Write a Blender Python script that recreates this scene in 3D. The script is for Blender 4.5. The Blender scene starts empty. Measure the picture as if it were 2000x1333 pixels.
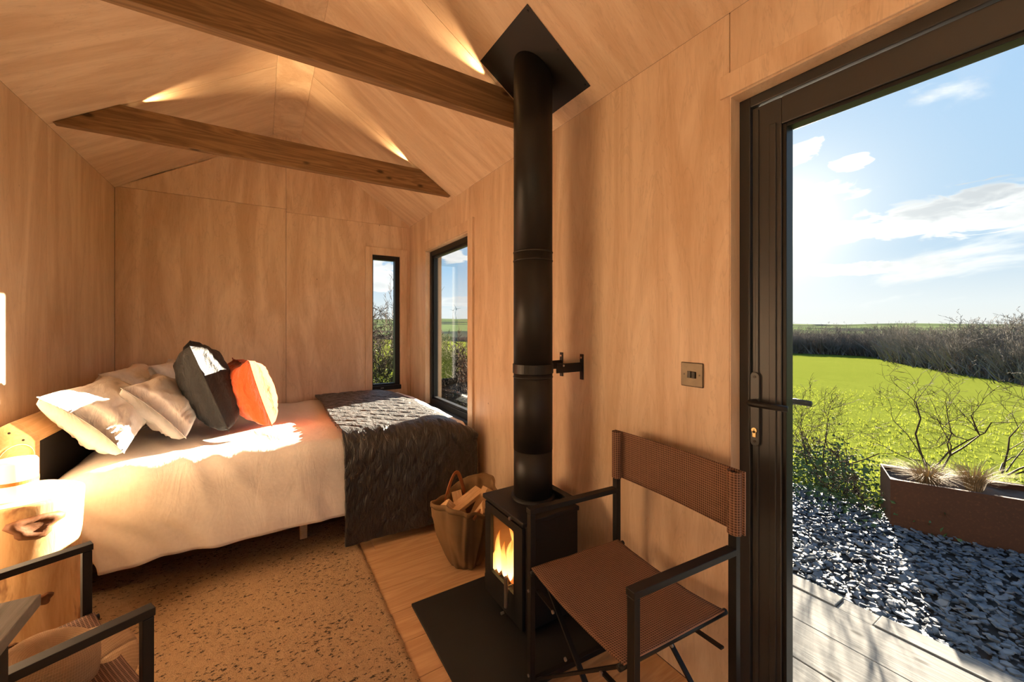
import bpy, math, random
from mathutils import Vector, Matrix, noise

SC = bpy.context.scene
COL = SC.collection
R = math.radians
# ------------------------------------------------------------------ camera
F = 778.0; H = 1.30; YAW = 32.05
cam_d = bpy.data.cameras.new('camera'); cam = bpy.data.objects.new('camera', cam_d); COL.objects.link(cam)
cam_d.sensor_width = 36; cam_d.lens = 36*F/2000; cam_d.shift_y = -29.5/2000
cam_d.clip_start = .02; cam_d.clip_end = 6000
cam.location = (0, 0, H); cam.rotation_euler = (R(90), 0, R(-YAW)); SC.camera = cam
cy_, sy_ = math.cos(R(YAW)), math.sin(R(YAW))
def ray(px, py):
    u = (px-1000)/F; v = (637-py)/F
    return Vector((sy_+cy_*u, cy_-sy_*u, v))
O3 = Vector((0, 0, H))
def on_z(px, py, z): d = ray(px, py); return O3+d*((z-H)/d.z)
def on_x(px, py, x): d = ray(px, py); return O3+d*(x/d.x)
def on_y(px, py, y): d = ray(px, py); return O3+d*(y/d.y)
# ------------------------------------------------------------------ exposure
vs = SC.view_settings
vs.view_transform = 'Standard'; vs.look = 'None'; vs.gamma = 1; vs.use_curve_mapping = False
vs.exposure = 0.28
try: SC.cycles.max_bounces = 12; SC.cycles.diffuse_bounces = 7; SC.cycles.transparent_max_bounces = 16; SC.cycles.sample_clamp_indirect = 6
except Exception: pass
# ------------------------------------------------------------------ sun
SUN = ray(1521, 445).normalized()
sl = bpy.data.lights.new('sun', 'SUN'); so = bpy.data.objects.new('sun', sl); COL.objects.link(so)
sl.energy = 58; sl.color = (1, .82, .62); sl.angle = R(.55)
so.rotation_euler = ray(1552, 445).normalized().to_track_quat('Z', 'Y').to_euler()
# ------------------------------------------------------------------ node helpers
class NT:
    def __init__(s, nt): s.nt = nt; s.n = nt.nodes; s.l = nt.links
    def add(s, t, **k):
        n = s.n.new(t)
        for a, b in k.items(): setattr(n, a, b)
        return n
    def set(s, sock, v):
        if isinstance(v, bpy.types.NodeSocket): s.l.new(v, sock)
        elif v is not None: sock.default_value = v
    def math(s, op, a, b=None, c=None, clamp=False):
        n = s.add('ShaderNodeMath', operation=op); n.use_clamp = clamp
        for i, x in enumerate((a, b, c)): s.set(n.inputs[i], x)
        return n.outputs[0]
    def vmath(s, op, a, b=None, scale=None):
        n = s.add('ShaderNodeVectorMath', operation=op); s.set(n.inputs[0], a); s.set(n.inputs[1], b)
        if scale is not None: s.set(n.inputs['Scale'], scale)
        return n.outputs['Value'] if op in ('DOT_PRODUCT', 'LENGTH', 'DISTANCE') else n.outputs['Vector']
    def mix(s, f, a, b, bt='MIX'):
        n = s.add('ShaderNodeMix', data_type='RGBA', blend_type=bt); n.clamp_factor = True
        s.set(n.inputs[0], f)
        for i, x in ((6, a), (7, b)):
            if isinstance(x, tuple) and len(x) == 3: x = (*x, 1)
            s.set(n.inputs[i], x)
        return n.outputs[2]
    def ramp(s, f, stops, interp='LINEAR'):
        n = s.add('ShaderNodeValToRGB'); n.color_ramp.interpolation = interp
        el = n.color_ramp.elements
        while len(el) < len(stops): el.new(.5)
        for e, (p, c) in zip(el, stops):
            e.position = p; e.color = (*c, 1) if isinstance(c, tuple) else (c, c, c, 1)
        s.set(n.inputs[0], f); return n.outputs[0]
    def smooth(s, x, a, b):
        n = s.add('ShaderNodeMapRange', interpolation_type='SMOOTHSTEP')
        s.set(n.inputs[0], x); n.inputs[1].default_value = a; n.inputs[2].default_value = b
        return n.outputs[0]
    def noise(s, vec, scale, detail=3, rough=.55, dist=0, out='Fac'):
        n = s.add('ShaderNodeTexNoise'); s.set(n.inputs['Vector'], vec)
        for k, x in (('Scale', scale), ('Detail', detail), ('Roughness', rough), ('Distortion', dist)): n.inputs[k].default_value = x
        return n.outputs[out]
    def mapping(s, vec, scale=(1, 1, 1), loc=(0, 0, 0), rot=(0, 0, 0)):
        n = s.add('ShaderNodeMapping'); s.set(n.inputs[0], vec)
        n.inputs['Scale'].default_value = scale; n.inputs['Location'].default_value = loc; n.inputs['Rotation'].default_value = rot
        return n.outputs[0]
    def coord(s, which='Object'): return s.add('ShaderNodeTexCoord').outputs[which]
    def bump(s, h, st, dist=.01):
        n = s.add('ShaderNodeBump'); n.inputs['Strength'].default_value = st; n.inputs['Distance'].default_value = dist
        s.set(n.inputs['Height'], h); return n.outputs[0]
# ------------------------------------------------------------------ world: winter sky with scattered cloud
def make_world():
    w = bpy.data.worlds.new('sky'); SC.world = w; w.use_nodes = True
    t = NT(w.node_tree); t.n.clear()
    d = t.vmath('NORMALIZE', t.coord('Generated'))
    sep = t.add('ShaderNodeSeparateXYZ'); t.set(sep.inputs[0], d); z = sep.outputs[2]
    base = t.ramp(z, [(0, (.86, .86, .82)), (.04, (.80, .86, .88)), (.14, (.42, .63, .84)), (.40, (.37, .60, .88)), (1, (.17, .35, .70))])
    ca = t.vmath('DOT_PRODUCT', d, tuple(SUN))
    ang = t.math('ARCCOSINE', t.math('MINIMUM', ca, .99999))
    halo = t.math('EXPONENT', t.math('MULTIPLY', ang, -6.5))
    base = t.mix(t.math('MULTIPLY', halo, 1.0), base, (1.0, 1.0, .98))
    # clouds: broken fractal layer, plus the larger banks that stand over the field
    p = t.mapping(d, (1, 1, 2.6))
    n1 = t.noise(p, 3.4, 7, .58, .35); n2 = t.noise(p, 10, 5, .6, .2); n3 = t.noise(t.mapping(d, (1, 1, 3.2), (3, 1, 2)), 13, 4, .58, .5)
    cl = t.math('MULTIPLY', t.smooth(n1, .60, .72), t.smooth(z, .0, .08))
    shade = t.math('MULTIPLY', t.smooth(n2, .42, .7), .35)
    rt = Vector((SUN.y, -SUN.x, 0)).normalized()
    def bank(px, py, a, b, amp):
        c = ray(px, py).normalized(); r = Vector((c.y, -c.x, 0)).normalized(); up = r.cross(c)
        df = t.vmath('SUBTRACT', d, tuple(c))
        x = t.math('DIVIDE', t.vmath('DOT_PRODUCT', df, tuple(r)), a)
        y = t.math('DIVIDE', t.vmath('DOT_PRODUCT', df, tuple(up)), b)
        q = t.math('ADD', t.math('MULTIPLY', x, x), t.math('MULTIPLY', y, y))
        fld = t.math('ADD', t.math('SUBTRACT', 1, q), t.math('MULTIPLY', t.math('SUBTRACT', n3, .5), amp))
        g = t.smooth(fld, .32, .62)
        sh = t.smooth(t.math('ADD', t.math('MULTIPLY', fld, .8), t.math('MULTIPLY', y, .6)), .45, 1.0)
        return g, sh
    for (px, py, a, b, amp, dk) in ((1930, 405, .19, .050, 2.6, .95), (1600, 375, .10, .026, 3.0, .9), (1560, 300, .05, .025, 4.0, .1), (1665, 318, .035, .016, 4.0, .1),
                                    (1640, 527, .11, .017, 3.4, .6), (1800, 440, .13, .02, 3.5, .2), (1590, 460, .12, .03, 2.5, .1), (900, 590, .12, .016, 2.5, .5), (890, 500, .05, .03, 3.5, .2), (745, 540, .05, .05, 3.5, .2)):
        g, sh = bank(px, py, a, b, amp)
        cl = t.math('MAXIMUM', cl, g)
        shade = t.math('MAXIMUM', shade, t.math('MULTIPLY', sh, dk*.8))
    cc = t.mix(t.math('MULTIPLY', shade, t.math('SUBTRACT', 1, halo)), (1.08, 1.07, 1.04), (.44, .48, .53))
    col = t.mix(t.math('MULTIPLY', cl, .92), base, cc)
    # glare of the sun itself
    glow = t.math('EXPONENT', t.math('MULTIPLY', ang, -17))
    col = t.mix(t.math('MULTIPLY', glow, 1.0), col, (1.9, 1.8, 1.6))
    bg = t.add('ShaderNodeBackground'); t.set(bg.inputs[0], col); bg.inputs[1].default_value = .92
    out = t.add('ShaderNodeOutputWorld'); t.l.new(bg.outputs[0], out.inputs[0])
make_world()

# ------------------------------------------------------------------ materials
MATS = {}
def new_mat(name):
    m = bpy.data.materials.new(name); m.use_nodes = True; t = NT(m.node_tree); t.n.clear()
    out = t.add('ShaderNodeOutputMaterial'); b = t.add('ShaderNodeBsdfPrincipled'); t.l.new(b.outputs[0], out.inputs[0])
    MATS[name] = m; return m, t, b, out
def plain(name, col, rough=.5, metal=0, spec=.5, bump=None, emit=None, vary=0):
    m, t, b, o = new_mat(name)
    b.inputs['Base Color'].default_value = (*col, 1); b.inputs['Roughness'].default_value = rough; b.inputs['Metallic'].default_value = metal
    b.inputs['Specular IOR Level'].default_value = spec
    if vary:
        n = t.noise(t.coord(), vary, 4); c = t.mix(n, tuple(x*.7 for x in col), tuple(min(1, x*1.25) for x in col)); t.set(b.inputs['Base Color'], c)
    if bump: t.set(b.inputs['Normal'], t.bump(t.noise(t.coord(), bump[0], 4), bump[1], bump[2] if len(bump) > 2 else .005))
    if emit: b.inputs['Emission Color'].default_value = (*emit[0], 1); b.inputs['Emission Strength'].default_value = emit[1]
    return m
def ply(name, c0, c1, stretch, rough=.42):
    """rotary cut birch ply, satin lacquer; stretch = scale per axis, low along the grain"""
    m, t, b, o = new_mat(name)
    g = t.add('ShaderNodeNewGeometry').outputs['Position']
    rnd = t.add('ShaderNodeObjectInfo').outputs['Random']
    off = t.vmath('SCALE', (7.3, 3.1, 5.7), scale=t.math('MULTIPLY', rnd, 9))
    p = t.vmath('ADD', g, off)
    ps = t.mapping(p, stretch)
    fig = t.noise(ps, 1.6, 6, .62, 1.3)
    fine = t.noise(t.mapping(p, tuple(x*9 for x in stretch)), 3.2, 4, .6, .2)
    cloud = t.noise(p, 1.7, 3, .5)
    f = t.math('ADD', t.math('MULTIPLY', t.smooth(fig, .3, .7), .55), t.math('ADD', t.math('MULTIPLY', fine, .3), t.math('MULTIPLY', cloud, .25)))
    c = t.ramp(f, [(.25, c0), (.8, c1)])
    vein = t.smooth(t.math('ABSOLUTE', t.math('SUBTRACT', t.noise(ps, 2.6, 4, .6, 2.2), .5)), 0, .02)
    c = t.mix(t.math('MULTIPLY', t.math('SUBTRACT', 1, vein), .22), c, tuple(x*.62 for x in c0))
    c = t.mix(t.math('MULTIPLY', rnd, .16), c, tuple(x*.72 for x in c0))
    pin = t.add('ShaderNodeTexVoronoi'); pin.inputs['Scale'].default_value = 3.2; t.set(pin.inputs['Vector'], t.mapping(p, (1, 1, .8)))
    c = t.mix(t.math('MULTIPLY', t.smooth(pin.outputs['Distance'], .022, .008), .75), c, (.06, .025, .01))
    t.set(b.inputs['Base Color'], c); b.inputs['Roughness'].default_value = rough; b.inputs['Specular IOR Level'].default_value = .35
    t.set(b.inputs['Normal'], t.bump(fine, .06, .002))
    return m
def timber(name, c0, c1, axis, knots=True, rough=.6, scale=1, obj=True):
    """sawn softwood; grain runs along axis 0/1/2 of the object"""
    m, t, b, o = new_mat(name)
    p = t.coord('Object') if obj else t.add('ShaderNodeNewGeometry').outputs['Position']
    rnd = t.add('ShaderNodeObjectInfo').outputs['Random']
    p = t.vmath('ADD', p, t.vmath('SCALE', (5.1, 8.7, 3.3), scale=t.math('MULTIPLY', rnd, 7)))
    st = [14*scale]*3; st[axis] = .9*scale
    fine = t.noise(t.mapping(p, tuple(x*2.2 for x in st)), 2.2, 5, .65, .3)
    ring = t.noise(t.mapping(p, tuple(st)), 1.1, 3, .5, .9)
    f = t.math('ADD', t.math('MULTIPLY', fine, .45), t.math('MULTIPLY', t.math('PINGPONG', t.math('MULTIPLY', ring, 7), .5), .8))
    c = t.ramp(f, [(.1, c0), (.85, c1)])
    if knots:
        ks = [10.0*scale]*3; ks[axis] = 4.6*scale
        v = t.add('ShaderNodeTexVoronoi'); v.inputs['Scale'].default_value = 1; t.set(v.inputs['Vector'], t.mapping(p, tuple(ks)))
        c = t.mix(t.math('MULTIPLY', t.smooth(v.outputs['Distance'], .17, .06), .85), c, tuple(x*.16 for x in c0))
    t.set(b.inputs['Base Color'], c); b.inputs['Roughness'].default_value = rough; b.inputs['Specular IOR Level'].default_value = .3
    t.set(b.inputs['Normal'], t.bump(f, .18, .003))
    return m
P0, P1 = (.585, .405, .262), (.79, .62, .455)
ply('ply_wall', P0, P1, (3.2, 3.2, .5))
ply('ply_back', P0, P1, (3.2, 3.2, .5))
ply('ply_ceiling', (.63, .445, .295), (.81, .64, .475), (.6, 3.6, .8))
timber('beam', (.13, .07, .032), (.34, .20, .095), 0)
timber('oak_plank', (.44, .25, .12), (.64, .41, .225), 0, knots=False, rough=.42, scale=.8)
timber('deck_board', (.11, .113, .112), (.21, .214, .21), 1, knots=True, rough=.95)
timber('pine', (.66, .42, .20), (.80, .56, .31), 1, knots=False)
plain('black_metal', (.007, .007, .0075), .48, .0, .35)
plain('stove_black', (.010, .010, .0105), .55, 0, .3, bump=(400, .08, .001))
plain('flue_black', (.010, .0095, .009), .48, 0, .4)
plain('door_metal', (.040, .041, .043), .40, .25, .6)
plain('slate_slab', (.016, .017, .018), .62, 0, .35, bump=(30, .12, .002), vary=8)
plain('dark_panel', (.012, .010, .009), .8)
plain('bronze', (.10, .075, .05), .38, .8, .5, vary=40)
plain('bronze_dark', (.025, .02, .016), .4, .6)
plain('brass', (.75, .55, .28), .3, 1)
plain('steel', (.50, .47, .44), .34, 1)
plain('leather', (.36, .12, .04), .5, 0, .4, bump=(120, .15, .001))
plain('canvas', (.21, .125, .058), .8, 0, .2, bump=(260, .25, .001), vary=7)
plain('canvas_inside', (.10, .06, .035), .9, 0, .2)
plain('cabinet', (.014, .015, .017), .5, 0, .4)
plain('mattress', (.7, .66, .6), .9)
plain('strap', (.42, .17, .025), .5)
plain('coal', (.02, .012, .01), .9, emit=((1, .2, .03), 1.2))
plain('liner', (.22, .13, .07), .9, 0, .1, bump=(20, .3, .004))
plain('soil', (.10, .065, .045), .95, bump=(60, .6, .01), vary=30)
plain('boulder', (.36, .37, .37), .85, bump=(9, .5, .02), vary=5)
plain('bark', (.05, .036, .026), .9, 0, .2, vary=14)
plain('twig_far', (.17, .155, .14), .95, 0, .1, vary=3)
plain('hedge_mass', (.15, .142, .13), 1, 0, 0, vary=.9)
plain('ivy', (.035, .075, .012), .5, 0, .4, vary=30)
plain('dead_grass', (.26, .185, .095), .8, 0, .2)
plain('turbine_white', (.50, .53, .56), .6)
plain('ext_wood', (.42, .27, .17), .8, vary=6)
plain('outer_wall', (.05, .045, .04), .8)
plain('stump_knot', (.17, .065, .022), .6, bump=(60, .4, .003), vary=30)
plain('lamp_shade', (.8, .76, .68), .5, emit=((1, .80, .55), .6))
plain('led', (1, .8, .5), .5, emit=((1, .72, .36), 6))
def mat_cloth(name, col, scale, rough=.9, sheen=.0, bs=.15, wr=0, spec=.15):
    m, t, b, o = new_mat(name)
    p = t.coord(); n = t.noise(p, scale, 3)
    t.set(b.inputs['Base Color'], t.mix(n, tuple(x*.9 for x in col), tuple(min(1, x*1.06) for x in col)))
    b.inputs['Roughness'].default_value = rough; b.inputs['Specular IOR Level'].default_value = spec
    b.inputs['Sheen Weight'].default_value = sheen
    h = t.noise(p, scale*3, 2)
    if wr:
        w = t.noise(t.mapping(p, (1, .35, .35), (0, 0, 0), (0, 0, .5)), wr, 4, .6, .8); h = t.math('ADD', t.math('MULTIPLY', h, .06), t.math('MULTIPLY', w, 2.2))
    t.set(b.inputs['Normal'], t.bump(h, bs, .012))
    return m
mat_cloth('white_linen', (.86, .82, .78), 60, .95, 0, .22, wr=9)
mat_cloth('white_pillow', (.87, .83, .78), 60, .95, 0, .25, wr=11)
mat_cloth('black_cotton', (.016, .016, .0165), 80, .62, .05, .5, wr=26, spec=.4)
mat_cloth('quilt_black', (.011, .011, .0115), 80, .40, .12, .8, wr=30, spec=.7)
mat_cloth('rust_cotton', (.62, .10, .022), 80, .85, .25, .5, wr=24)
def mat_weave(name, c_hi, c_lo, sc, ax=(0, 1), hole=.5):
    m, t, b, o = new_mat(name)
    uv = t.coord('UV'); sep = t.add('ShaderNodeSeparateXYZ'); t.set(sep.inputs[0], uv)
    a = t.math('ABSOLUTE', t.math('SINE', t.math('MULTIPLY', sep.outputs[0], sc))); c = t.math('ABSOLUTE', t.math('SINE', t.math('MULTIPLY', sep.outputs[1], sc)))
    h = t.math('MULTIPLY', t.smooth(a, .1, .6), t.smooth(c, .1, .6))
    n = t.noise(uv, 60, 3)
    col = t.mix(t.math('MULTIPLY', h, hole), t.mix(n, c_hi, tuple(x*.72 for x in c_hi)), c_lo)
    t.set(b.inputs['Base Color'], col); b.inputs['Roughness'].default_value = .75; b.inputs['Specular IOR Level'].default_value = .25
    t.set(b.inputs['Normal'], t.bump(t.math('SUBTRACT', 1, h), .5, .002))
    return m
mat_weave('chair_weave', (.37, .205, .135), (.045, .02, .012), math.pi/.0075, hole=.85)
mat_weave('straw', (.62, .42, .24), (.30, .18, .09), math.pi/.006, hole=.5)
def mat_glass():
    m, t, b, o = new_mat('glass'); t.n.remove(b)
    tr = t.add('ShaderNodeBsdfTransparent'); tr.inputs[0].default_value = (.97, .985, .98, 1)
    gl = t.add('ShaderNodeBsdfGlossy'); gl.inputs['Roughness'].default_value = .0; gl.inputs[0].default_value = (.9, .95, 1, 1)
    fr = t.add('ShaderNodeFresnel'); fr.inputs[0].default_value = 1.45
    mx = t.add('ShaderNodeMixShader'); t.set(mx.inputs[0], t.math('MULTIPLY', fr.outputs[0], .22)); t.l.new(tr.outputs[0], mx.inputs[1]); t.l.new(gl.outputs[0], mx.inputs[2])
    t.l.new(mx.outputs[0], o.inputs[0])
mat_glass()
def mat_rug():
    m, t, b, o = new_mat('rug')
    p = t.coord(); n = t.noise(p, 34, 4, .7); row = t.noise(t.mapping(p, (20, 36, 1)), 2.2, 4, .72, .3); big = t.noise(t.mapping(p, (1, 2.2, 1)), 3.2, 3, .6)
    c = t.mix(n, (.38, .245, .135), (.61, .425, .255))
    fl = t.smooth(t.math('ADD', row, t.math('MULTIPLY', t.math('SUBTRACT', big, .5), .22)), .565, .62)
    c = t.mix(t.math('MULTIPLY', fl, .92), c, (.035, .03, .03))
    t.set(b.inputs['Base Color'], c); b.inputs['Roughness'].default_value = 1; b.inputs['Specular IOR Level'].default_value = .05
    t.set(b.inputs['Normal'], t.bump(t.math('ADD', t.noise(p, 160, 3, .7), t.noise(t.mapping(p, (40, 120, 1)), 2, 3)), .9, .008))
mat_rug()
def mat_grass():
    m, t, b, o = new_mat('field_grass')
    p = t.add('ShaderNodeNewGeometry').outputs['Position']
    a = t.noise(p, 1.6, 6, .65); f = t.noise(p, 14, 5, .7); bg = t.noise(p, .09, 3)
    c = t.mix(a, (.066, .090, .010), (.125, .152, .024)); c = t.mix(t.smooth(f, .48, .70), c, (.040, .054, .007)); c = t.mix(t.math('MULTIPLY', bg, .4), c, (.145, .165, .036))
    t.set(b.inputs['Base Color'], c); b.inputs['Roughness'].default_value = 1; b.inputs['Specular IOR Level'].default_value = 0
    t.set(b.inputs['Normal'], t.bump(t.math('ADD', f, t.noise(p, 4, 4, .6)), .35, .05))
mat_grass()
def mat_blade():
    m, t, b, o = new_mat('grass_blade')
    p = t.add('ShaderNodeNewGeometry').outputs['Position']
    t.set(b.inputs['Base Color'], t.mix(t.noise(p, 3, 4), (.06, .085, .010), (.13, .16, .026)))
    b.inputs['Roughness'].default_value = .7
    tl = t.add('ShaderNodeBsdfTranslucent'); tl.inputs[0].default_value = (.13, .155, .018, 1)
    mx = t.add('ShaderNodeMixShader'); mx.inputs[0].default_value = .5; t.l.new(b.outputs[0], mx.inputs[1]); t.l.new(tl.outputs[0], mx.inputs[2]); t.l.new(mx.outputs[0], o.inputs[0])
mat_blade()
def mat_far():
    m, t, b, o = new_mat('far_fields')
    p = t.add('ShaderNodeNewGeometry').outputs['Position']
    v = t.add('ShaderNodeTexVoronoi'); v.inputs['Scale'].default_value = .0045; t.set(v.inputs['Vector'], p)
    ve = t.add('ShaderNodeTexVoronoi', feature='DISTANCE_TO_EDGE'); ve.inputs['Scale'].default_value = .0045; t.set(ve.inputs['Vector'], p)
    c = t.mix(v.outputs['Color'], (.08, .12, .05), (.12, .15, .08)); c = t.mix(t.smooth(ve.outputs['Distance'], .09, .05), c, (.035, .045, .04))
    t.set(b.inputs['Base Color'], c); b.inputs['Roughness'].default_value = 1; b.inputs['Specular IOR Level'].default_value = 0
mat_far()
def mat_slate():
    m, t, b, o = new_mat('slate_chip')
    p = t.add('ShaderNodeNewGeometry').outputs['Position']
    rnd = t.noise(p, 18, 1)
    c = t.ramp(rnd, [(.3, (.038, .053, .075)), (.5, (.08, .105, .138)), (.7, (.15, .175, .205))])
    t.set(b.inputs['Base Color'], c); b.inputs['Roughness'].default_value = .55; b.inputs['Specular IOR Level'].default_value = .25
    t.set(b.inputs['Normal'], t.bump(t.noise(p, 90, 4), .35, .004))
mat_slate()
def mat_corten():
    m, t, b, o = new_mat('corten')
    p = t.coord(); n = t.noise(p, 5, 5, .65); n2 = t.noise(p, 60, 4)
    c = t.mix(n, (.045, .015, .005), (.09, .030, .009)); c = t.mix(t.smooth(n2, .5, .8), c, (.12, .042, .012))
    t.set(b.inputs['Base Color'], c); b.inputs['Roughness'].default_value = .8; t.set(b.inputs['Normal'], t.bump(n2, .3, .002))
mat_corten()
def mat_stump():
    m, t, b, o = new_mat('stump_side')
    p = t.coord()
    n = t.noise(t.mapping(p, (1, 1, .16)), 22, 5, .65, .5); n2 = t.noise(t.mapping(p, (1, 1, .35), (2, 1, .4)), 9, 4, .6, .8)
    c = t.ramp(n, [(.3, (.50, .27, .10)), (.7, (.80, .55, .28))])
    c = t.mix(t.math('MULTIPLY', t.smooth(n2, .58, .70), .85), c, (.17, .055, .015))
    t.set(b.inputs['Base Color'], c); b.inputs['Roughness'].default_value = .5; t.set(b.inputs['Normal'], t.bump(n, .3, .006))
    m, t, b, o = new_mat('stump_top')
    p = t.coord(); d = t.vmath('LENGTH', t.mapping(p, (1, 1, 0)))
    rg = t.math('SINE', t.math('MULTIPLY', t.math('ADD', d, t.math('MULTIPLY', t.noise(p, 5, 3), .05)), 420))
    t.set(b.inputs['Base Color'], t.mix(t.smooth(rg, -.4, .9), (.84, .66, .45), (.66, .44, .24))); b.inputs['Roughness'].default_value = .6
mat_stump()
def mat_log():
    timber('split_wood', (.55, .33, .15), (.80, .56, .32), 0, knots=False, rough=.8, scale=3)
mat_log()
def mat_worktop():
    m, t, b, o = new_mat('worktop')
    p = t.coord(); n = t.noise(t.mapping(p, (24, 2.2, 8)), 3, 5, .7, .5)
    t.set(b.inputs['Base Color'], t.ramp(n, [(.3, (.10, .092, .08)), (.7, (.30, .275, .24))])); b.inputs['Roughness'].default_value = .55; t.set(b.inputs['Normal'], t.bump(n, .2, .002))
mat_worktop()
def mat_flame():
    m, t, b, o = new_mat('flame'); t.n.remove(b)
    z = t.add('ShaderNodeSeparateXYZ'); t.set(z.inputs[0], t.coord('Generated'))
    c = t.ramp(z.outputs[2], [(0, (1, .70, .32)), (.4, (1, .50, .12)), (1, (1, .18, .01))])
    st = t.ramp(z.outputs[2], [(0, 1.0), (.5, .75), (1, .25)])
    e = t.add('ShaderNodeEmission'); t.set(e.inputs[0], c); t.set(e.inputs[1], t.math('MULTIPLY', st, 4.5))
    tr = t.add('ShaderNodeBsdfTransparent'); lw = t.add('ShaderNodeLayerWeight'); lw.inputs[0].default_value = .35
    mx = t.add('ShaderNodeMixShader'); t.set(mx.inputs[0], t.math('ADD', t.math('MULTIPLY', lw.outputs['Facing'], .8), .12)); t.l.new(e.outputs[0], mx.inputs[1]); t.l.new(tr.outputs[0], mx.inputs[2])
    t.l.new(mx.outputs[0], o.inputs[0])
mat_flame()

# ------------------------------------------------------------------ mesh helpers
class MB:
    def __init__(s): s.v = []; s.f = []; s.uv = None
    def box(s, x0, x1, y0, y1, z0, z1):
        b = len(s.v)
        s.v += [(x, y, z) for z in (z0, z1) for (x, y) in ((x0, y0), (x1, y0), (x1, y1), (x0, y1))]
        s.f += [tuple(b+i for i in q) for q in ((3, 2, 1, 0), (4, 5, 6, 7), (0, 1, 5, 4), (1, 2, 6, 5), (2, 3, 7, 6), (3, 0, 4, 7))]
        return s
    def prism(s, poly, a0, a1, axis=1):
        """polygon in the plane across axis, extruded from a0 to a1"""
        b = len(s.v); n = len(poly)
        def mk(p, a):
            return (a, p[0], p[1]) if axis == 0 else (p[0], a, p[1]) if axis == 1 else (p[0], p[1], a)
        s.v += [mk(p, a0) for p in poly]+[mk(p, a1) for p in poly]
        s.f += [tuple(b+i for i in range(n)), tuple(b+n+i for i in reversed(range(n)))]
        s.f += [(b+i, b+n+i, b+n+(i+1) % n, b+(i+1) % n) for i in range(n)]
        return s
    def bar(s, p, q, w, h, up=(0, 0, 1)):
        p, q = Vector(p), Vector(q); d = (q-p).normalized(); u = Vector(up)
        if abs(d.dot(u)) > .98: u = Vector((1, 0, 0))
        r = d.cross(u).normalized(); u = r.cross(d)
        b = len(s.v)
        for e in (p, q):
            s.v += [tuple(e+r*(a*w/2)+u*(c*h/2)) for a, c in ((-1, -1), (1, -1), (1, 1), (-1, 1))]
        s.f += [tuple(b+i for i in k) for k in ((3, 2, 1, 0), (4, 5, 6, 7), (0, 1, 5, 4), (1, 2, 6, 5), (2, 3, 7, 6), (3, 0, 4, 7))]
        return s
    def tube(s, pts, rad, n=8, closed=False, caps=True, flat=None):
        pts = [Vector(p) for p in pts]; m = len(pts)
        rad = rad if isinstance(rad, (list, tuple)) else [rad]*m
        b = len(s.v); ref = None
        for i, p in enumerate(pts):
            if closed: d = pts[(i+1) % m]-pts[i-1]
            else: d = pts[min(i+1, m-1)]-pts[max(i-1, 0)]
            d = d.normalized() if d.length > 1e-9 else Vector((0, 0, 1))
            if ref is None: ref = Vector((0, 0, 1)) if abs(d.z) < .9 else Vector((1, 0, 0))
            r = d.cross(ref).normalized(); ref = r.cross(d).normalized()
            for k in range(n):
                a = 2*math.pi*k/n
                ra, rb = (rad[i], rad[i]) if flat is None else flat
                s.v.append(tuple(p+r*math.cos(a)*ra+ref*math.sin(a)*rb))
        for i in range(m if closed else m-1):
            j = (i+1) % m
            for k in range(n):
                s.f.append((b+i*n+k, b+i*n+(k+1) % n, b+j*n+(k+1) % n, b+j*n+k))
        if caps and not closed:
            s.f.append(tuple(b+k for k in reversed(range(n)))); s.f.append(tuple(b+(m-1)*n+k for k in range(n)))
        return s
    def lathe(s, prof, n=32, c=(0, 0), caps=True, fn=None):
        b = len(s.v); m = len(prof)
        for (r, z) in prof:
            for k in range(n):
                a = 2*math.pi*k/n; rr, zz = (r, z) if fn is None else fn(r, z, a)
                s.v.append((c[0]+rr*math.cos(a), c[1]+rr*math.sin(a), zz))
        for i in range(m-1):
            for k in range(n): s.f.append((b+i*n+k, b+i*n+(k+1) % n, b+(i+1)*n+(k+1) % n, b+(i+1)*n+k))
        if caps: s.f.append(tuple(b+k for k in reversed(range(n)))); s.f.append(tuple(b+(m-1)*n+k for k in range(n)))
        return s
    def grid(s, nu, nv, fn, uvfn=None):
        b = len(s.v)
        if uvfn and s.uv is None: s.uv = {}
        for i in range(nu+1):
            for j in range(nv+1):
                if uvfn: s.uv[len(s.v)] = uvfn(i/nu, j/nv)
                s.v.append(tuple(fn(i/nu, j/nv)))
        for i in range(nu):
            for j in range(nv):
                a = b+i*(nv+1)+j; s.f.append((a, a+nv+1, a+nv+2, a+1))
        return s
    def mesh(s, name, mat, smooth=False):
        me = bpy.data.meshes.new(name); me.from_pydata(s.v, [], s.f); me.update()
        if mat: me.materials.append(MATS[mat])
        if smooth: me.shade_smooth()
        if s.uv:
            l = me.uv_layers.new(name='UVMap')
            for lp in me.loops: l.data[lp.index].uv = s.uv.get(lp.vertex_index, (0, 0))
        return me
    def build(s, name, mat, parent=None, smooth=False, bevel=0, seg=2, solid=0, sub=0):
        o = bpy.data.objects.new(name, s.mesh(name, mat, smooth)); COL.objects.link(o)
        if parent: o.parent = parent
        if solid:
            md = o.modifiers.new('solid', 'SOLIDIFY'); md.thickness = solid; md.offset = 0
        if bevel:
            md = o.modifiers.new('bevel', 'BEVEL'); md.width = bevel; md.segments = seg; md.limit_method = 'ANGLE'
        if sub:
            md = o.modifiers.new('sub', 'SUBSURF'); md.levels = sub; md.render_levels = sub
        return o
def tag(o, label=None, cat=None, group=None, kind=None):
    for k, x in (('label', label), ('category', cat), ('group', group), ('kind', kind)):
        if x: o[k] = x
    return o
def empty(name, loc=(0, 0, 0), rz=0):
    o = bpy.data.objects.new(name, None); COL.objects.link(o); o.location = loc; o.rotation_euler = (0, 0, rz); o.empty_display_size = .1
    return o
def copy_tree(o, parent=None):
    c = o.copy(); COL.objects.link(c); c.parent = parent
    for ch in list(o.children): copy_tree(ch, c)
    return c
def N(x, y, z=0, s=1): return noise.noise(Vector((x*s, y*s, z*s)))

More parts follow.
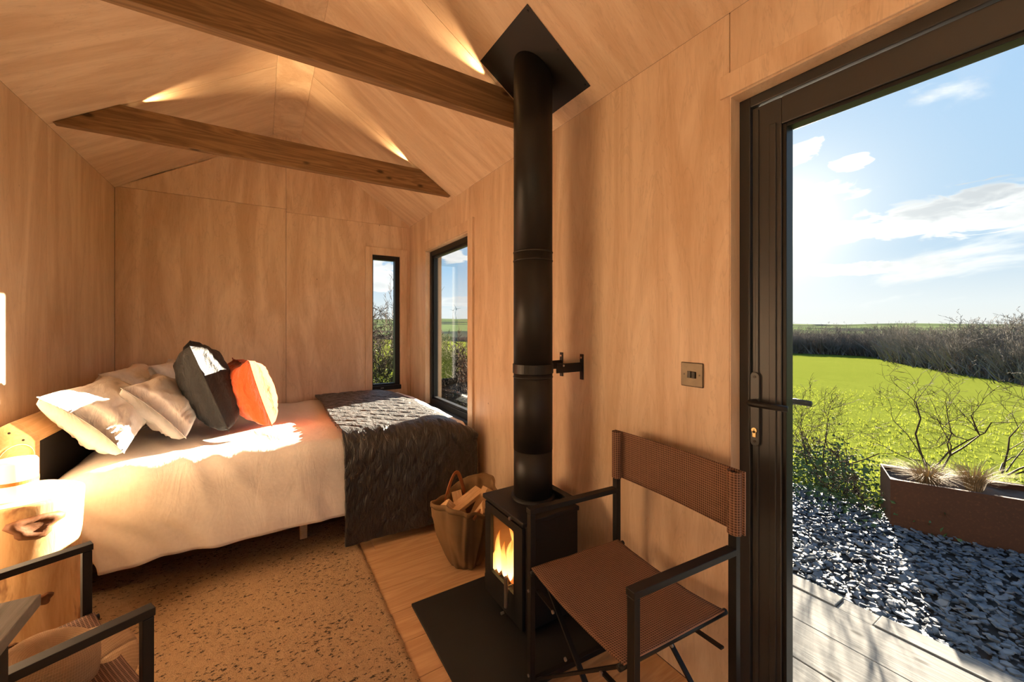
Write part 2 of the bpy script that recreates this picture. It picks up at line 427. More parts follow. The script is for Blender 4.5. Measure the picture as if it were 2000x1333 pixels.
# ================================================================== THE CABIN
XL, XR, YB, YF = -.949, 1.324, 4.15, -1.80
EAVE, SL = 2.348, .646
RX0, RX1 = .080, .293
ZR = EAVE+SL*(RX0-XL)
def ceil_z(x): return min(EAVE+SL*(x-XL), EAVE+SL*(XR-x), ZR)
T = .012; WT = .15
WIN = (2.72, 3.69, .53, 2.02)        # right wall window: y0 y1 z0 z1
DOOR = (-.24, .743, 0, 2.068)
BW = (.936, 1.215, .645, 2.02)       # back window: x0 x1 z0 z1
def panel(rects, name, mat, parent, f):
    m = MB()
    for r in rects: m.box(*f(r))
    return m.build(name, mat, parent, bevel=.0012, seg=1)
g = .0012
# floor -------------------------------------------------------------
floor = tag(MB().box(XL-.1, XR+.1, YF-.1, YB+.1, -.08, -.016).build('floor', 'oak_plank'), 'pale oak plank floor of the cabin', 'floor', kind='structure')
rng = random.Random(4)
y = YF; pk = {}
while y < YB:
    y1 = min(y+.19, YB); cut = rng.uniform(XL+.5, XR-.4)
    for a, b in ((XL, cut), (cut, XR)):
        o = MB().box((a-b)/2+.0008, (b-a)/2-.0008, -(y1-y)/2+.0008, (y1-y)/2-.0008, -.016, 0).build('plank', 'oak_plank', floor, bevel=.0015, seg=1)
        o.location = ((a+b)/2, (y+y1)/2, 0)
    y = y1
# walls -------------------------------------------------------------
w = MB(); X0, X1 = XR+T, XR+WT
for (a, b, c, d) in ((WIN[1], YB+WT, 0, EAVE), (DOOR[1], WIN[0], 0, EAVE), (YF-WT, DOOR[0], 0, EAVE), (WIN[0], WIN[1], 0, WIN[2]), (WIN[0], WIN[1], WIN[3], EAVE), (DOOR[0], DOOR[1], DOOR[3], EAVE)):
    w.box(X0, X1, a, b, c if c else -.1, d)
wr = tag(w.build('wall_right', 'outer_wall'), 'plywood lined wall with the flue, window and glazed door', 'wall', kind='structure')
fr = lambda r: (XR, XR+T, r[0]+g, r[1]-g, r[2], r[3])
panel([(WIN[1], YB, 0, EAVE)], 'ply_panel', 'ply_wall', wr, fr)
panel([(WIN[0], WIN[1], WIN[3], EAVE+.01)], 'ply_panel', 'ply_wall', wr, fr)
panel([(WIN[0], WIN[1], 0, WIN[2])], 'ply_panel', 'ply_wall', wr, fr)
panel([(1.975, WIN[0], 0, EAVE)], 'ply_panel', 'ply_wall', wr, fr)
panel([(DOOR[1], 1.975, 0, EAVE)], 'ply_panel', 'ply_wall', wr, fr)
panel([(DOOR[0], DOOR[1], DOOR[3], EAVE)], 'ply_panel', 'ply_wall', wr, fr)
panel([(YF, DOOR[0], 0, EAVE)], 'ply_panel', 'ply_wall', wr, fr)
w = MB().box(XL-WT, XL-T, YF-WT, YB+WT, -.1, EAVE)
wl = tag(w.build('wall_left', 'outer_wall'), 'plywood lined wall behind the pillows and the log table', 'wall', kind='structure')
for a, b in ((YF, -.62), (-.62, .60), (.60, 1.82), (1.82, 3.04), (3.04, YB)):
    panel([(a, b, 0, EAVE)], 'ply_panel', 'ply_wall', wl, lambda r: (XL-T, XL, r[0]+g, r[1]-g, r[2], r[3]))
def gable(name, yy, sgn, label, hole):
    m = MB(); y0, y1 = sorted((yy+sgn*T, yy+sgn*WT))
    if hole:
        for r in ((XL-WT, hole[0], -.1, EAVE), (hole[1], XR+WT, -.1, EAVE), (hole[0], hole[1], -.1, hole[2]), (hole[0], hole[1], hole[3], EAVE)): m.box(r[0], r[1], y0, y1, r[2], r[3])
    else: m.box(XL-WT, XR+WT, y0, y1, -.1, EAVE)
    m.prism([(XL-WT, EAVE), (XR+WT, EAVE), (RX1, ZR+.1), (RX0, ZR+.1)], y0, y1)
    o = tag(m.build(name, 'outer_wall'), label, 'wall', kind='structure')
    ya, yb = sorted((yy, yy+sgn*T)); xs = .181; zl, zr = 2.36, 2.333
    f = lambda r: (r[0]+g, r[1]-g, ya, yb, r[2]+g, r[3]-g)
    panel([(XL, xs, 0, zl)] if not hole or hole[0] > xs else [(XL, hole[0], 0, zl), (hole[0], xs, 0, hole[2]), (hole[0], xs, hole[3], zl)], 'ply_panel', 'ply_back', o, f)
    if hole:
        m = MB()
        a, b, c, d = hole
        for r in ((max(xs+g, a) if a < xs else xs+g, a, 0, zr-g), (b, XR, 0, zr-g), (max(a, xs+g), b, 0, c), (max(a, xs+g), b, d, zr-g)):
            if r[1] > r[0]+.001: m.box(r[0], r[1], ya, yb, r[2], r[3])
        m.build('ply_panel', 'ply_back', o)
    else: panel([(xs, XR, 0, zr)], 'ply_panel', 'ply_back', o, f)
    e = .004
    MB().prism([(XL, zl+g), (xs-g, zl+g), (xs-g, ZR+e), (RX0, ZR+e), (XL, EAVE+e)], ya, yb).build('ply_panel', 'ply_back', o)
    MB().prism([(xs+g, zr+g), (XR, zr+g), (XR, EAVE+e), (RX1, ZR+e), (xs+g, ZR+e)], ya, yb).build('ply_panel', 'ply_back', o)
    return o
wb = gable('wall_back', YB, 1, 'plywood gable wall with the tall narrow window beyond the bed', BW)
FILL_WIN = (-.52, .90, .10, 2.10)  # opening for the added window behind the camera
gable('wall_front', YF, -1, 'plywood gable wall at the kitchen end', FILL_WIN)
# ceiling -----------------------------------------------------------
m = MB(); y0, y1 = YF-WT, YB+WT
m.prism([(XL-WT-.1, EAVE-SL*(WT+.1)+.03), (RX0, ZR+.03), (RX1, ZR+.03), (XR+WT+.1, EAVE-SL*(WT+.1)+.03), (XR+WT+.1, EAVE-SL*(WT+.1)+.14), ((RX0+RX1)/2, ZR+.22), (XL-WT-.1, EAVE-SL*(WT+.1)+.14)], y0-.1, y1+.1)
ceil = tag(m.build('ceiling', 'outer_wall'), 'sloping plywood ceiling with a flat ridge strip', 'ceiling', kind='structure')
for a, b in ((YF, -.66), (-.66, .56), (.56, 1.775), (1.775, 3.04), (3.04, YB)):
    a += g; b -= g; h = .016
    MB().prism([(XL, EAVE), (RX0-g, ZR-g*SL), (RX0-g, ZR+h), (XL, EAVE+h)], a, b).build('ply_panel', 'ply_ceiling', ceil)
    MB().prism([(RX1+g, ZR-g*SL), (XR, EAVE), (XR, EAVE+h), (RX1+g, ZR+h)], a, b).build('ply_panel', 'ply_ceiling', ceil)
for a, b in ((YF, .1), (.1, 2.54), (2.54, YB)):
    MB().box(RX0, RX1, a+g, b-g, ZR, ZR+.016).build('ply_strip', 'ply_back', ceil)
# beams ---------------------------------------------------------------
def beam(yy, label, lights):
    b0, b1 = 2.36, 2.525
    def xs(z): return XL+(z-EAVE)/SL+.004
    a0, a1 = xs(b0), xs(b1); c0, c1 = XL+XR-a0, XL+XR-a1; mid = (a0+c0)/2
    o = MB().prism([(a0-mid, 0), (c0-mid, 0), (c1-mid, b1-b0), (a1-mid, b1-b0)], -.025, .025).build('ceiling_beam', 'beam', bevel=.002, seg=2)
    o.location = (mid, yy+.025, b0); tag(o, label, 'beam', 'tie beams across the cabin ceiling')
    for (x, sg, lab) in ((a1+.06, 1, 'left'), (c1-.06, -1, 'right')):
        e = empty('uplight', (x, yy+.034, b1)); tag(e, lights % lab, 'light', 'uplights on the beams')
        MB().lathe([(.012, 0), (.012, .004), (.010, .005)], 20).build('housing', 'black_metal', e)
        q = MB().lathe([(.008, 0), (.008, .0008)], 16).build('lens', 'led', e); q.location = (0, 0, .0052)
        l = bpy.data.lights.new('uplight_beam', 'SPOT'); l.energy = 28 if yy > 1 else 62; l.color = (1, .66, .32) if yy > 1 else (1, .78, .52); l.spot_size = R(46 if yy > 1 else 80); l.spot_blend = .9; l.shadow_soft_size = .006  # out-of-view beams carry added, stronger fill uplights
        lo = bpy.data.objects.new('uplight_beam', l); COL.objects.link(lo); lo.parent = e; lo.location = (0, 0, .012)
        lo.rotation_euler = Vector((-sg*1.0, .0, -.66)).to_track_quat('Z', 'Y').to_euler()
beam(1.76, 'near rough timber tie beam crossing the ceiling in front of the flue', 'small %s uplight on top of the near tie beam')
beam(.50, 'added unseen rough timber tie beam overhead between the door and the kitchen', 'small added %s fill uplight on the unseen tie beam overhead')  # unseen beam with uplights, put in to brighten the room
beam(-.76, 'added unseen rough timber tie beam above the kitchen end', 'small added %s fill uplight on the unseen tie beam at the kitchen end')  # further unseen beam, added for warm bounce off the ceiling
beam(3.02, 'far rough timber tie beam crossing above the foot of the bed', 'small %s uplight on top of the far tie beam')

# windows, door ---------------------------------------------------------
def casing(rects, name, axis, mat='ply_wall'):
    pass
win = empty('window_1'); tag(win, 'large black framed picture window in the wall above the foot of the bed', 'window', kind='structure')
y0, y1, z0, z1 = WIN
for r in ((XR, XR+.045, y1-.010, y1, z0, z1), (XR, XR+.045, y0, y0+.010, z0, z1), (XR, XR+.045, y0+.010, y1-.010, z1-.010, z1)):
    MB().box(*r).build('reveal', 'ply_wall', win)
MB().box(XR-.018, XR, y0-.082, y0-.002, z0-.01, z1+.082).build('casing', 'ply_wall', win, bevel=.001, seg=1)
MB().box(XR-.010, XR, y0, y1, z1+.0, z1+.082).build('casing', 'ply_wall', win, bevel=.001, seg=1)
fx0, fx1 = XR+.045, XR+.11
fw = .055
for r in ((y0, y0+fw, z0, z1), (y1-fw, y1, z0, z1), (y0+fw, y1-fw, z1-fw, z1), (y0+fw, y1-fw, z0, z0+.075)):
    MB().box(fx0, fx1, *r).build('frame', 'black_metal', win, bevel=.003)
for r in ((y0+fw, y0+fw+.016, z0+.075, z1-fw), (y1-fw-.016, y1-fw, z0+.075, z1-fw), (y0+fw, y1-fw, z1-fw-.016, z1-fw), (y0+fw, y1-fw, z0+.075, z0+.095)):
    MB().box(fx0+.014, fx1-.01, *r).build('bead', 'black_metal', win, bevel=.002)
MB().box(XR, fx0, y0+.010, y1-.010, z0, z0+.028).build('sill', 'black_metal', win, bevel=.002)
MB().box(fx0+.03, fx0+.036, y0+fw+.004, y1-fw-.004, z0+.08, z1-fw-.004).build('pane', 'glass', win)
for r in ((y1-.045, y1), (y0, y0+.02)): MB().box(fx1, XR+WT+.0, r[0], r[1], z0, z1).build('outer_lining', 'ext_wood', win)
win2 = empty('window_2'); tag(win2, 'tall narrow black framed window in the gable wall', 'window', kind='structure')
a, b, c, d = BW
for r in ((a-.069, a-.0, c-.075, d+.075), (b+.0, b+.076, c-.075, d+.075), (a, b, d, d+.075), (a, b, c-.075, c)):
    MB().box(r[0], r[1], YB-.012, YB, r[2], r[3]).build('casing', 'ply_wall', win2, bevel=.001, seg=1)
fw = .026
fy0, fy1 = YB+.005, YB+.075
for r in ((a, a+.012, c, d), (b-.048, b, c, d), (a+.012, b-.048, d-.045, d), (a+.012, b-.048, c, c+.062)):
    MB().box(r[0], r[1], fy0, fy1, r[2], r[3]).build('frame', 'black_metal', win2, bevel=.003)
MB().box(a, b+.01, YB-.02, fy0, c, c+.045).build('sill', 'black_metal', win2, bevel=.003)
MB().box(a+.08, a+.11, YB-.0215, YB-.02, c+.02, c+.026).build('badge', 'steel', win2)
MB().box(a+.010, b-.046, fy0+.035, fy0+.041, c+.06, d-.043).build('pane', 'glass', win2)
fill_win = empty('fill_window'); tag(fill_win, 'wide black framed window added unseen in the kitchen gable for fill daylight', 'window', kind='structure')  # added window out of view, lets in neutral fill light
a, b, c, d = FILL_WIN
for r in ((a, a+.05, c, d), (b-.05, b, c, d), (a+.05, b-.05, d-.05, d), (a+.05, b-.05, c, c+.05), ((a+b)/2-.03, (a+b)/2+.03, c+.05, d-.05)):
    MB().box(r[0], r[1], YF-.09, YF-.02, r[2], r[3]).build('frame', 'black_metal', fill_win, bevel=.003)
for x0_, x1_ in ((a+.05, (a+b)/2-.03), ((a+b)/2+.03, b-.05)): MB().box(x0_, x1_, YF-.06, YF-.054, c+.05, d-.05).build('pane', 'glass', fill_win)
# door
door = empty('door_1'); tag(door, 'glazed black metal door leading out to the deck', 'door', kind='structure')
y0, y1, z0, z1 = DOOR
DX = 1.378
for r in ((XR, DX, y1-.004, y1, 0, z1), (XR, DX, y0, y0+.004, 0, z1), (XR, DX, y0+.004, y1-.004, z1-.006, z1)):
    MB().box(*r).build('reveal', 'ply_wall', door)
for r in ((XR-.008, XR, y0-.05, y1+.03, z1, z1+.075),): MB().box(*r).build('casing', 'ply_wall', door, bevel=.001, seg=1)
fy = .034
for r in ((y1-.004-fy, y1-.004, 0, z1-.006), (y0+.004, y0+.004+fy, 0, z1-.006), (y0+.004+fy, y1-.004-fy, z1-.006-fy, z1-.006)):
    MB().box(DX, DX+.07, *r).build('frame', 'door_metal', door, bevel=.003)
MB().box(DX-.04, DX+.10, y0, y1, -.03, .012).build('threshold', 'door_metal', door, bevel=.003)
la, lb = y0+.042, y1-.042; lt = z1-.046; st = .088
for r in ((lb-st, lb, .016, lt), (la, la+st, .016, lt), (la+st, lb-st, lt-.085, lt), (la+st, lb-st, .016, .12)):
    MB().box(DX+.006, DX+.062, *r).build('leaf_frame', 'door_metal', door, bevel=.003)
for r in ((lb-st+.014, lb-st+.034, .12, lt-.075), (lb-.022, lb-.012, .03, lt-.01)):
    MB().box(DX+.001, DX+.008, *r).build('trim_strip', 'door_metal', door, bevel=.002)
for r in ((lb-st-.012, lb-st, .12, lt-.085), (la+st, la+st+.012, .12, lt-.085), (la+st+.012, lb-st-.012, lt-.097, lt-.085), (la+st+.012, lb-st-.012, .12, .132)):
    MB().box(DX+.012, DX+.056, *r).build('bead', 'black_metal', door, bevel=.002)
MB().box(DX+.030, DX+.038, la+st+.003, lb-st-.003, .123, lt-.088).build('pane', 'glass', door)
hy = (on_x(1475, 783, DX)).y; hz = on_x(1475, 785, DX).z
zt, zb = on_x(1476, 727, DX).z, on_x(1476, 872, DX).z
def handle(xf, sgn):
    hd = empty('handle_set'); hd.parent = door
    n = 10; poly = []
    for k in range(n+1): a = math.pi*k/n; poly.append((hy+.0145*math.cos(a), zt-.0145+.0145*math.sin(a)))
    for k in range(n+1): a = math.pi+math.pi*k/n; poly.append((hy+.0145*math.cos(a), zb+.0145+.0145*math.sin(a)))
    x0, x1 = sorted((xf, xf+sgn*.010))
    MB().prism(poly, x0, x1, axis=0).build('backplate', 'door_metal', hd, bevel=.002)
    xo = xf+sgn*.05
    MB().tube([(xf, hy, hz), (xf+sgn*.035, hy, hz), (xo-sgn*.004, hy-.004, hz), (xo, hy-.016, hz), (xo+sgn*.003, hy-.06, hz), (xo, hy-.115, hz)], [.010, .010, .0105, .0105, .0098, .0092], 12).build('lever', 'black_metal', hd, smooth=True)
    for zz in (zt-.016, zb+.016):
        MB().tube([(xf+sgn*.010, hy, zz), (xf+sgn*.0112, hy, zz)], .0045, 12).build('screw', 'bronze_dark', hd)
    ck = zb+.045
    MB().tube([(xf+sgn*.010, hy, ck+.008), (xf+sgn*.014, hy, ck+.008)], .0085, 16).box(*sorted((xf+sgn*.010, xf+sgn*.014)), hy-.0048, hy+.0048, ck-.014, ck+.006).build('lock_cylinder', 'brass', hd)
    MB().box(*sorted((xf+sgn*.0139, xf+sgn*.0143)), hy-.001, hy+.001, ck-.002, ck+.012).build('keyhole', 'dark_panel', hd)
handle(DX+.006, -1); handle(DX+.062, 1)
MB().tube([(DX+.062, lb-st+.02, .045), (DX+.085, lb-st+.02, .045)], .018, 14).build('door_stop', 'black_metal', door, bevel=.003)

# ================================================================== BED
bed = empty('bed_frame', (.19, 3.35, 0)); tag(bed, 'pine bed frame with dark backed headboard, filling the end of the cabin', 'bed frame')
def bc(m): m.v = [(v[0]-.19, v[1]-3.35, v[2]) for v in m.v]; return m
BY0, BY1 = 2.56, 4.12
hx = XL+.004
bc(MB().prism([(hx, .12), (hx+.11, .12), (hx+.11, .80), (hx+.098, .822), (hx+.035, .888), (hx, .868)], BY0, BY0+.045)).build('headboard_end', 'pine', bed, bevel=.004)
bc(MB().prism([(hx, .12), (hx+.11, .12), (hx+.11, .80), (hx+.098, .822), (hx+.035, .888), (hx, .868)], BY1-.045, BY1)).build('headboard_end', 'pine', bed, bevel=.004)
bc(MB().prism([(hx, .79), (hx+.11, .79), (hx+.11, .80), (hx+.098, .822), (hx+.035, .888), (hx, .868)], BY0+.045, BY1-.045)).build('headboard_rail', 'pine', bed, bevel=.004)
bc(MB().box(hx+.02, hx+.095, BY0+.045, BY1-.045, .14, .79)).build('headboard_panel', 'dark_panel', bed)
for (x, z) in ((hx+.035, .845), (hx+.075, .81), (hx+.09, .72), (hx+.09, .60)):
    bc(MB().tube([(x, BY0-.0012, z), (x, BY0+.002, z)], .0045, 10)).build('screw_hole', 'dark_panel', bed)
fx = XR-.006
fpoly = [(fx-.10, .12), (fx, .12), (fx, .46), (fx-.035, .53), (fx-.07, .545), (fx-.10, .53)]
bc(MB().prism(fpoly, BY0, BY0+.045)).build('footboard_end', 'pine', bed, bevel=.004)
bc(MB().prism(fpoly, BY1-.045, BY1)).build('footboard_end', 'pine', bed, bevel=.004)
bc(MB().box(fx-.08, fx-.02, BY0+.045, BY1-.045, .14, .52)).build('footboard_panel', 'pine', bed)
for (x, z) in ((fx-.022, .46), (fx-.022, .36), (fx-.022, .25)):
    bc(MB().tube([(x, BY0-.0012, z), (x, BY0+.002, z)], .004, 10)).build('screw_hole', 'dark_panel', bed)
for yy in (BY0+.06, BY1-.06): bc(MB().box(hx+.112, fx-.102, yy-.02, yy+.02, .19, .32)).build('side_rail', 'pine', bed, bevel=.003)
for x in (hx+.17, .21, fx-.16):
    for yy in (BY0+.16, BY1-.09): bc(MB().box(x-.02, x+.02, yy-.02, yy+.02, .0 if yy > 3 else .016, .30 if yy > 3 else .295)).build('leg', 'pine', bed, bevel=.003)
for yy in (BY0, BY1-.045):
    bc(MB().box(hx, hx+.11, yy, yy+.045, 0 if yy > 3 else .016, .12)).build('leg', 'pine', bed); bc(MB().box(fx-.10, fx, yy, yy+.045, 0, .12)).build('leg', 'pine', bed)
for k in range(14):
    x = hx+.16+k*(fx-hx-.34)/13; bc(MB().box(x-.035, x+.035, BY0+.081, BY1-.081, .292, .31)).build('slat', 'pine', bed)
mt = MB().box(-.995, .995, -.735, .735, 0, .235).build('mattress', 'mattress', bevel=.05, seg=4); mt.location = (.20, 3.35, .322)
tag(mt, 'white mattress hidden beneath the duvet', 'mattress')
# drape profile across the bed: s metres from the far edge
YE = 2.47; ZT = .605
def drape(s, hem, off, rad=.075):
    """returns (y, z, ny, nz): along the top from y=4.10, round the near edge, down to the hem"""
    flat = 4.10-(YE+rad); arc = rad*math.pi/2
    if s < flat: return 4.10-s, ZT+off, 0, 1
    if s < flat+arc:
        a = (s-flat)/rad; return YE+rad-(rad+off)*math.sin(a), ZT-rad+(rad+off)*math.cos(a), -math.sin(a), math.cos(a)
    q = s-flat-arc; return YE-off-.02*min(1, q/.3), ZT-rad-q, -1, 0
def total(hem, rad=.075): return 4.10-(YE+rad)+rad*math.pi/2+(ZT-rad-hem)
def duvet_pt(u, v):
    x = -.80+u*1.98; hem = .215+.012*N(x*4, 3.1)
    L = total(hem); s = v*L; y, z, ny, nz = drape(s, hem, 0)
    side = max(0, min(1, (.52-z)/.3))
    top = max(0, nz)
    # crown of the duvet over the mattress and cloth relief
    amp = .012*N(x*2.6, y*2.6, 1.7)+.007*N(x*7, y*5+z*4, 4.2)
    ph = (x*11+z*9.0)+3.2*N(x*1.7, z*2.3, 8.8)
    cov = max(0, min(1, (.36-x)/.08))
    fold = cov*((.5+.5*math.sin(ph))**2*.030*side*(.5+N(x*2, z*2, 5.5)*.8)+.007*side*math.sin(ph*2.7+2*N(x*3, z*3, 1)))+.006*(1-abs(N(x*5+z*4+y*2, (x-z)*1.6+y, 6.1))*3)*(.4+.6*cov)
    d = amp*(.6+.4*top)+fold
    y += ny*d-.02*side*(1-side)*0; z += nz*(d+.026*min(1, max(0, (4.10-y)/.5)))
    # the head end drops off the mattress corner and the hem swings inward
    if u < .10:
        q = 1-u/.10; z -= top*.05*q*q; x += side*.16*q+.02*q*(1-top); y += .05*q*q*(1-top)
    return (x, y, z)
dv = MB().grid(150, 120, duvet_pt).build('duvet', 'white_linen', smooth=True, solid=.014)
tag(dv, 'cream white duvet hanging over the near side of the bed', 'duvet')
def quilt_pt(u, v):
    x = .400+u*.862; hem = .045+.012*N(x*3, 7.7)+.02*u
    L = total(hem); s = v*L; y, z, ny, nz = drape(s, hem, .042)
    side = max(0, min(1, (.52-z)/.3)); top = max(0, nz)
    P = .15
    a = (x+s)/P; b = (x-s)/P
    da = abs(a-round(a)); db = abs(b-round(b)); q = min(da, db)
    puff = .008*min(1, q/.16)**.6
    ph = x*9+1.5*N(x*1.7, z*2, 3.3)
    d = puff+.010*N(x*3, y*3, 2.2)+.016*side*math.sin(ph)+.004*N(x*16, s*16, 1)
    y += ny*d; z += nz*(d+.026*min(1, max(0, (4.10-y)/.5)))
    x -= .045*math.sin(math.pi*v)*(1-u)*(1 if v < .8 else 0)*0
    if u > .62:
        q = (u-.62)/.38; z -= top*.12*q*q; y += (1-top)*.06*q*q
        x -= 0
    x += (1-u)*(.008*math.sin(v*9)+.012*math.cos(v*4))
    return (x, y, z)
qt = MB().grid(110, 170, quilt_pt).build('quilted_blanket', 'quilt_black', smooth=True, solid=.016)
tag(qt, 'black diamond quilted blanket draped across the foot of the bed', 'blanket')

def cushion(name, mat, size, c, wdir, udir, label, cat, group=None, seed=0, pinch=.11, seam=None, crown=0, exp=.34):
    """size = (width along wdir, height along udir, thickness)"""
    W, Hh, Th = size; wd = Vector(wdir).normalized(); ud = Vector(udir); ud = (ud-wd*ud.dot(wd)).normalized(); nd = wd.cross(ud)
    n = 30
    def pt(sgn):
        def f(a, b):
            u, v = a*2-1, b*2-1
            px = W/2*u*(1-pinch*(1-v*v)*abs(u)**1.0*1.2); pz = Hh/2*v*(1-pinch*(1-u*u)*abs(v)*1.2)
            e = max(0, (1-u*u)*(1-v*v)); th = Th/2*e**exp
            edge = 1-e**.5
            wr = .016*N(u*2+seed, v*2, sgn*3+seed)+.016*edge*math.sin((u*v*5+3*N(u*2, v*2, seed))*4)*e**.35*1.0+.006*N(u*6+seed, v*6, sgn)
            sag = -.012*(1-v)*(1-u*u)*0
            if crown: pz += crown*edge*max(0, v)*N(u*5+seed, 2, seed)
            return Vector((px, pz, sgn*(th+wr*min(1, e*6)+.0015)))
        return f
    M = Matrix((wd, ud, nd)).transposed()
    m = MB()
    for sg in (1, -1): m.grid(n, n, pt(sg))
    # stitch the two faces along the rim
    k = n+1; off = k*k
    rim = [i*k for i in range(n)]+[n*k+j for j in range(n)]+[i*k+n for i in range(n, 0, -1)]+[j for j in range(n, 0, -1)]
    for i in range(len(rim)):
        a, b = rim[i], rim[(i+1) % len(rim)]; m.f.append((a, b, b+off, a+off))
    base = Vector(c)-ud*(Hh/2)*.0
    nf = k*k; half = n*n
    m.f = m.f[:half]+[tuple(reversed(q)) for q in m.f[half:2*half]]+m.f[2*half:]
    rimpts = [M @ Vector(m.v[i]) for i in rim]
    m.v = [tuple(M @ Vector(v)) for v in m.v]
    o = m.build(name, mat, None, smooth=True); o.location = base
    tag(o, label, cat, group)
    if seam:
        q = MB().tube(rimpts, .0032, 6, closed=True).build('piped_seam', seam, o, smooth=True)
    return o
def lean(name, mat, y0, y1, top, bot, th, label, cat, group, seed, yaw=0, **k):
    """a pillow whose long side lies along the bed's width, leaning from bot (x,z) to top (x,z)"""
    wd = Vector((math.sin(R(yaw)), math.cos(R(yaw)), 0)); ud = Vector((top[0]-bot[0], 0, top[1]-bot[1]))
    c = ((top[0]+bot[0])/2, (y0+y1)/2, (top[1]+bot[1])/2)
    return cushion(name, mat, (y1-y0, ud.length, th), c, wd, ud, label, cat, group, seed, **k)
G = 'white pillows against the headboard'
lean('pillow', 'white_pillow', 2.57, 3.32, (-.835, .99), (-.555, .695), .25, 'large white pillow nearest the log table, leaning on the headboard', 'pillow', G, 1, pinch=.15)
lean('pillow', 'white_pillow', 3.36, 4.10, (-.84, 1.01), (-.58, .68), .22, 'large white pillow in the far corner behind the front pillows', 'pillow', G, 5)
lean('pillow', 'white_pillow', 2.76, 3.44, (-.61, .985), (-.35, .69), .22, 'white pillow propped against the largest one, next to the black cushion', 'pillow', G, 9, pinch=.15)
lean('pillow', 'white_pillow', 3.46, 4.10, (-.63, 1.04), (-.36, .68), .19, 'white pillow half hidden behind the black cushion', 'pillow', G, 13)
lean('cushion', 'black_cotton', 2.85, 3.37, (-.375, 1.185), (-.195, .680), .27, 'large black cushion standing between the white pillows and the rust one', 'cushion', 'scatter cushions', 17, yaw=-6, seam='black_cotton', crown=.05)
lean('cushion', 'rust_cotton', 2.85, 3.28, (-.125, 1.085), (-.000, .680), .23, 'bright rust orange cushion leaning on the black one', 'cushion', 'scatter cushions', 23, yaw=-14, seam='rust_cotton', crown=.06)

# ================================================================== FLOOR THINGS
rugx0, rugx1, rugy0, rugy1 = -.91, .488, .90, 2.86
def rug_top(u, v):
    x = (rugx1-rugx0)*(u-.5); y = (rugy1-rugy0)*(v-.5)
    e = min(u*(rugx1-rugx0), (1-u)*(rugx1-rugx0), v*(rugy1-rugy0), (1-v)*(rugy1-rugy0))
    x += .006*N(y*14, 3) if u in (0, 1) else 0
    h = .013*min(1, .25+e/.02)
    return (x, y, h+.0030*N(x*70, y*70)+.0022*N(x*24, y*60, 3))
m = MB().grid(160, 230, rug_top); m.box(-(rugx1-rugx0)/2+.003, (rugx1-rugx0)/2-.003, -(rugy1-rugy0)/2+.003, (rugy1-rugy0)/2-.003, 0, .004)
rug = m.build('rug', 'rug', smooth=True); rug.location = ((rugx0+rugx1)/2, (rugy0+rugy1)/2, .0005)
tag(rug, 'tan flecked wool rug lying beside the bed', 'rug')
hearth = MB().box(-.345, .345, -.325, .325, 0, .012).build('hearth_slab', 'slate_slab', bevel=.0015); hearth.location = (.930, 1.488, 0)
tag(hearth, 'dark slate hearth slab under the wood stove', 'hearth')
# stove ---------------------------------------------------------------
SX0, SX1, SY0, SY1, SZ0, SZ1 = .905, 1.195, 1.355, 1.695, .075, .495
stove = empty('wood_stove', ((SX0+SX1)/2, (SY0+SY1)/2, .012)); tag(stove, 'small black wood burning stove with a lit fire', 'stove')
def sc_(m): m.v = [(v[0]-(SX0+SX1)/2, v[1]-(SY0+SY1)/2, v[2]-.012) for v in m.v]; return m
tk = .014
m = MB().box(SX0+.02, SX1, SY0, SY0+tk, SZ0-.04, SZ1-.02).box(SX0+.02, SX1, SY1-tk, SY1, SZ0-.04, SZ1-.02).box(SX1-tk, SX1, SY0+tk, SY1-tk, SZ0-.04, SZ1-.02).box(SX0+.02, SX1-tk, SY0+tk, SY1-tk, SZ0-.04, SZ0+.02)
sc_(m).build('body', 'stove_black', stove, bevel=.002)
sc_(MB().box(SX0-.008, SX1+.006, SY0-.006, SY1+.006, SZ1-.02, SZ1)).build('top_plate', 'stove_black', stove, bevel=.004)
sc_(MB().box(SX1-.03, SX1+.006, SY0+.02, SY1-.02, SZ1, SZ1+.03)).build('rear_lip', 'stove_black', stove, bevel=.003)
sc_(MB().box(SX0+.0145, SX0+.022, SY0, SY1, SZ1-.06, SZ1-.02).box(SX0+.0145, SX0+.022, SY0, SY0+.03, SZ0-.04, SZ1-.06).box(SX0+.0145, SX0+.022, SY1-.03, SY1, SZ0-.04, SZ1-.06).box(SX0+.0145, SX0+.022, SY0+.03, SY1-.03, SZ0-.04, SZ0+.02)).build('front_frame', 'stove_black', stove)
for (x, y) in ((SX0+.04, SY0+.03), (SX0+.04, SY1-.03), (SX1-.04, SY0+.03), (SX1-.04, SY1-.03)):
    sc_(MB().box(x-.015, x+.015, y-.015, y+.015, .012, SZ0-.04)).build('leg', 'stove_black', stove)
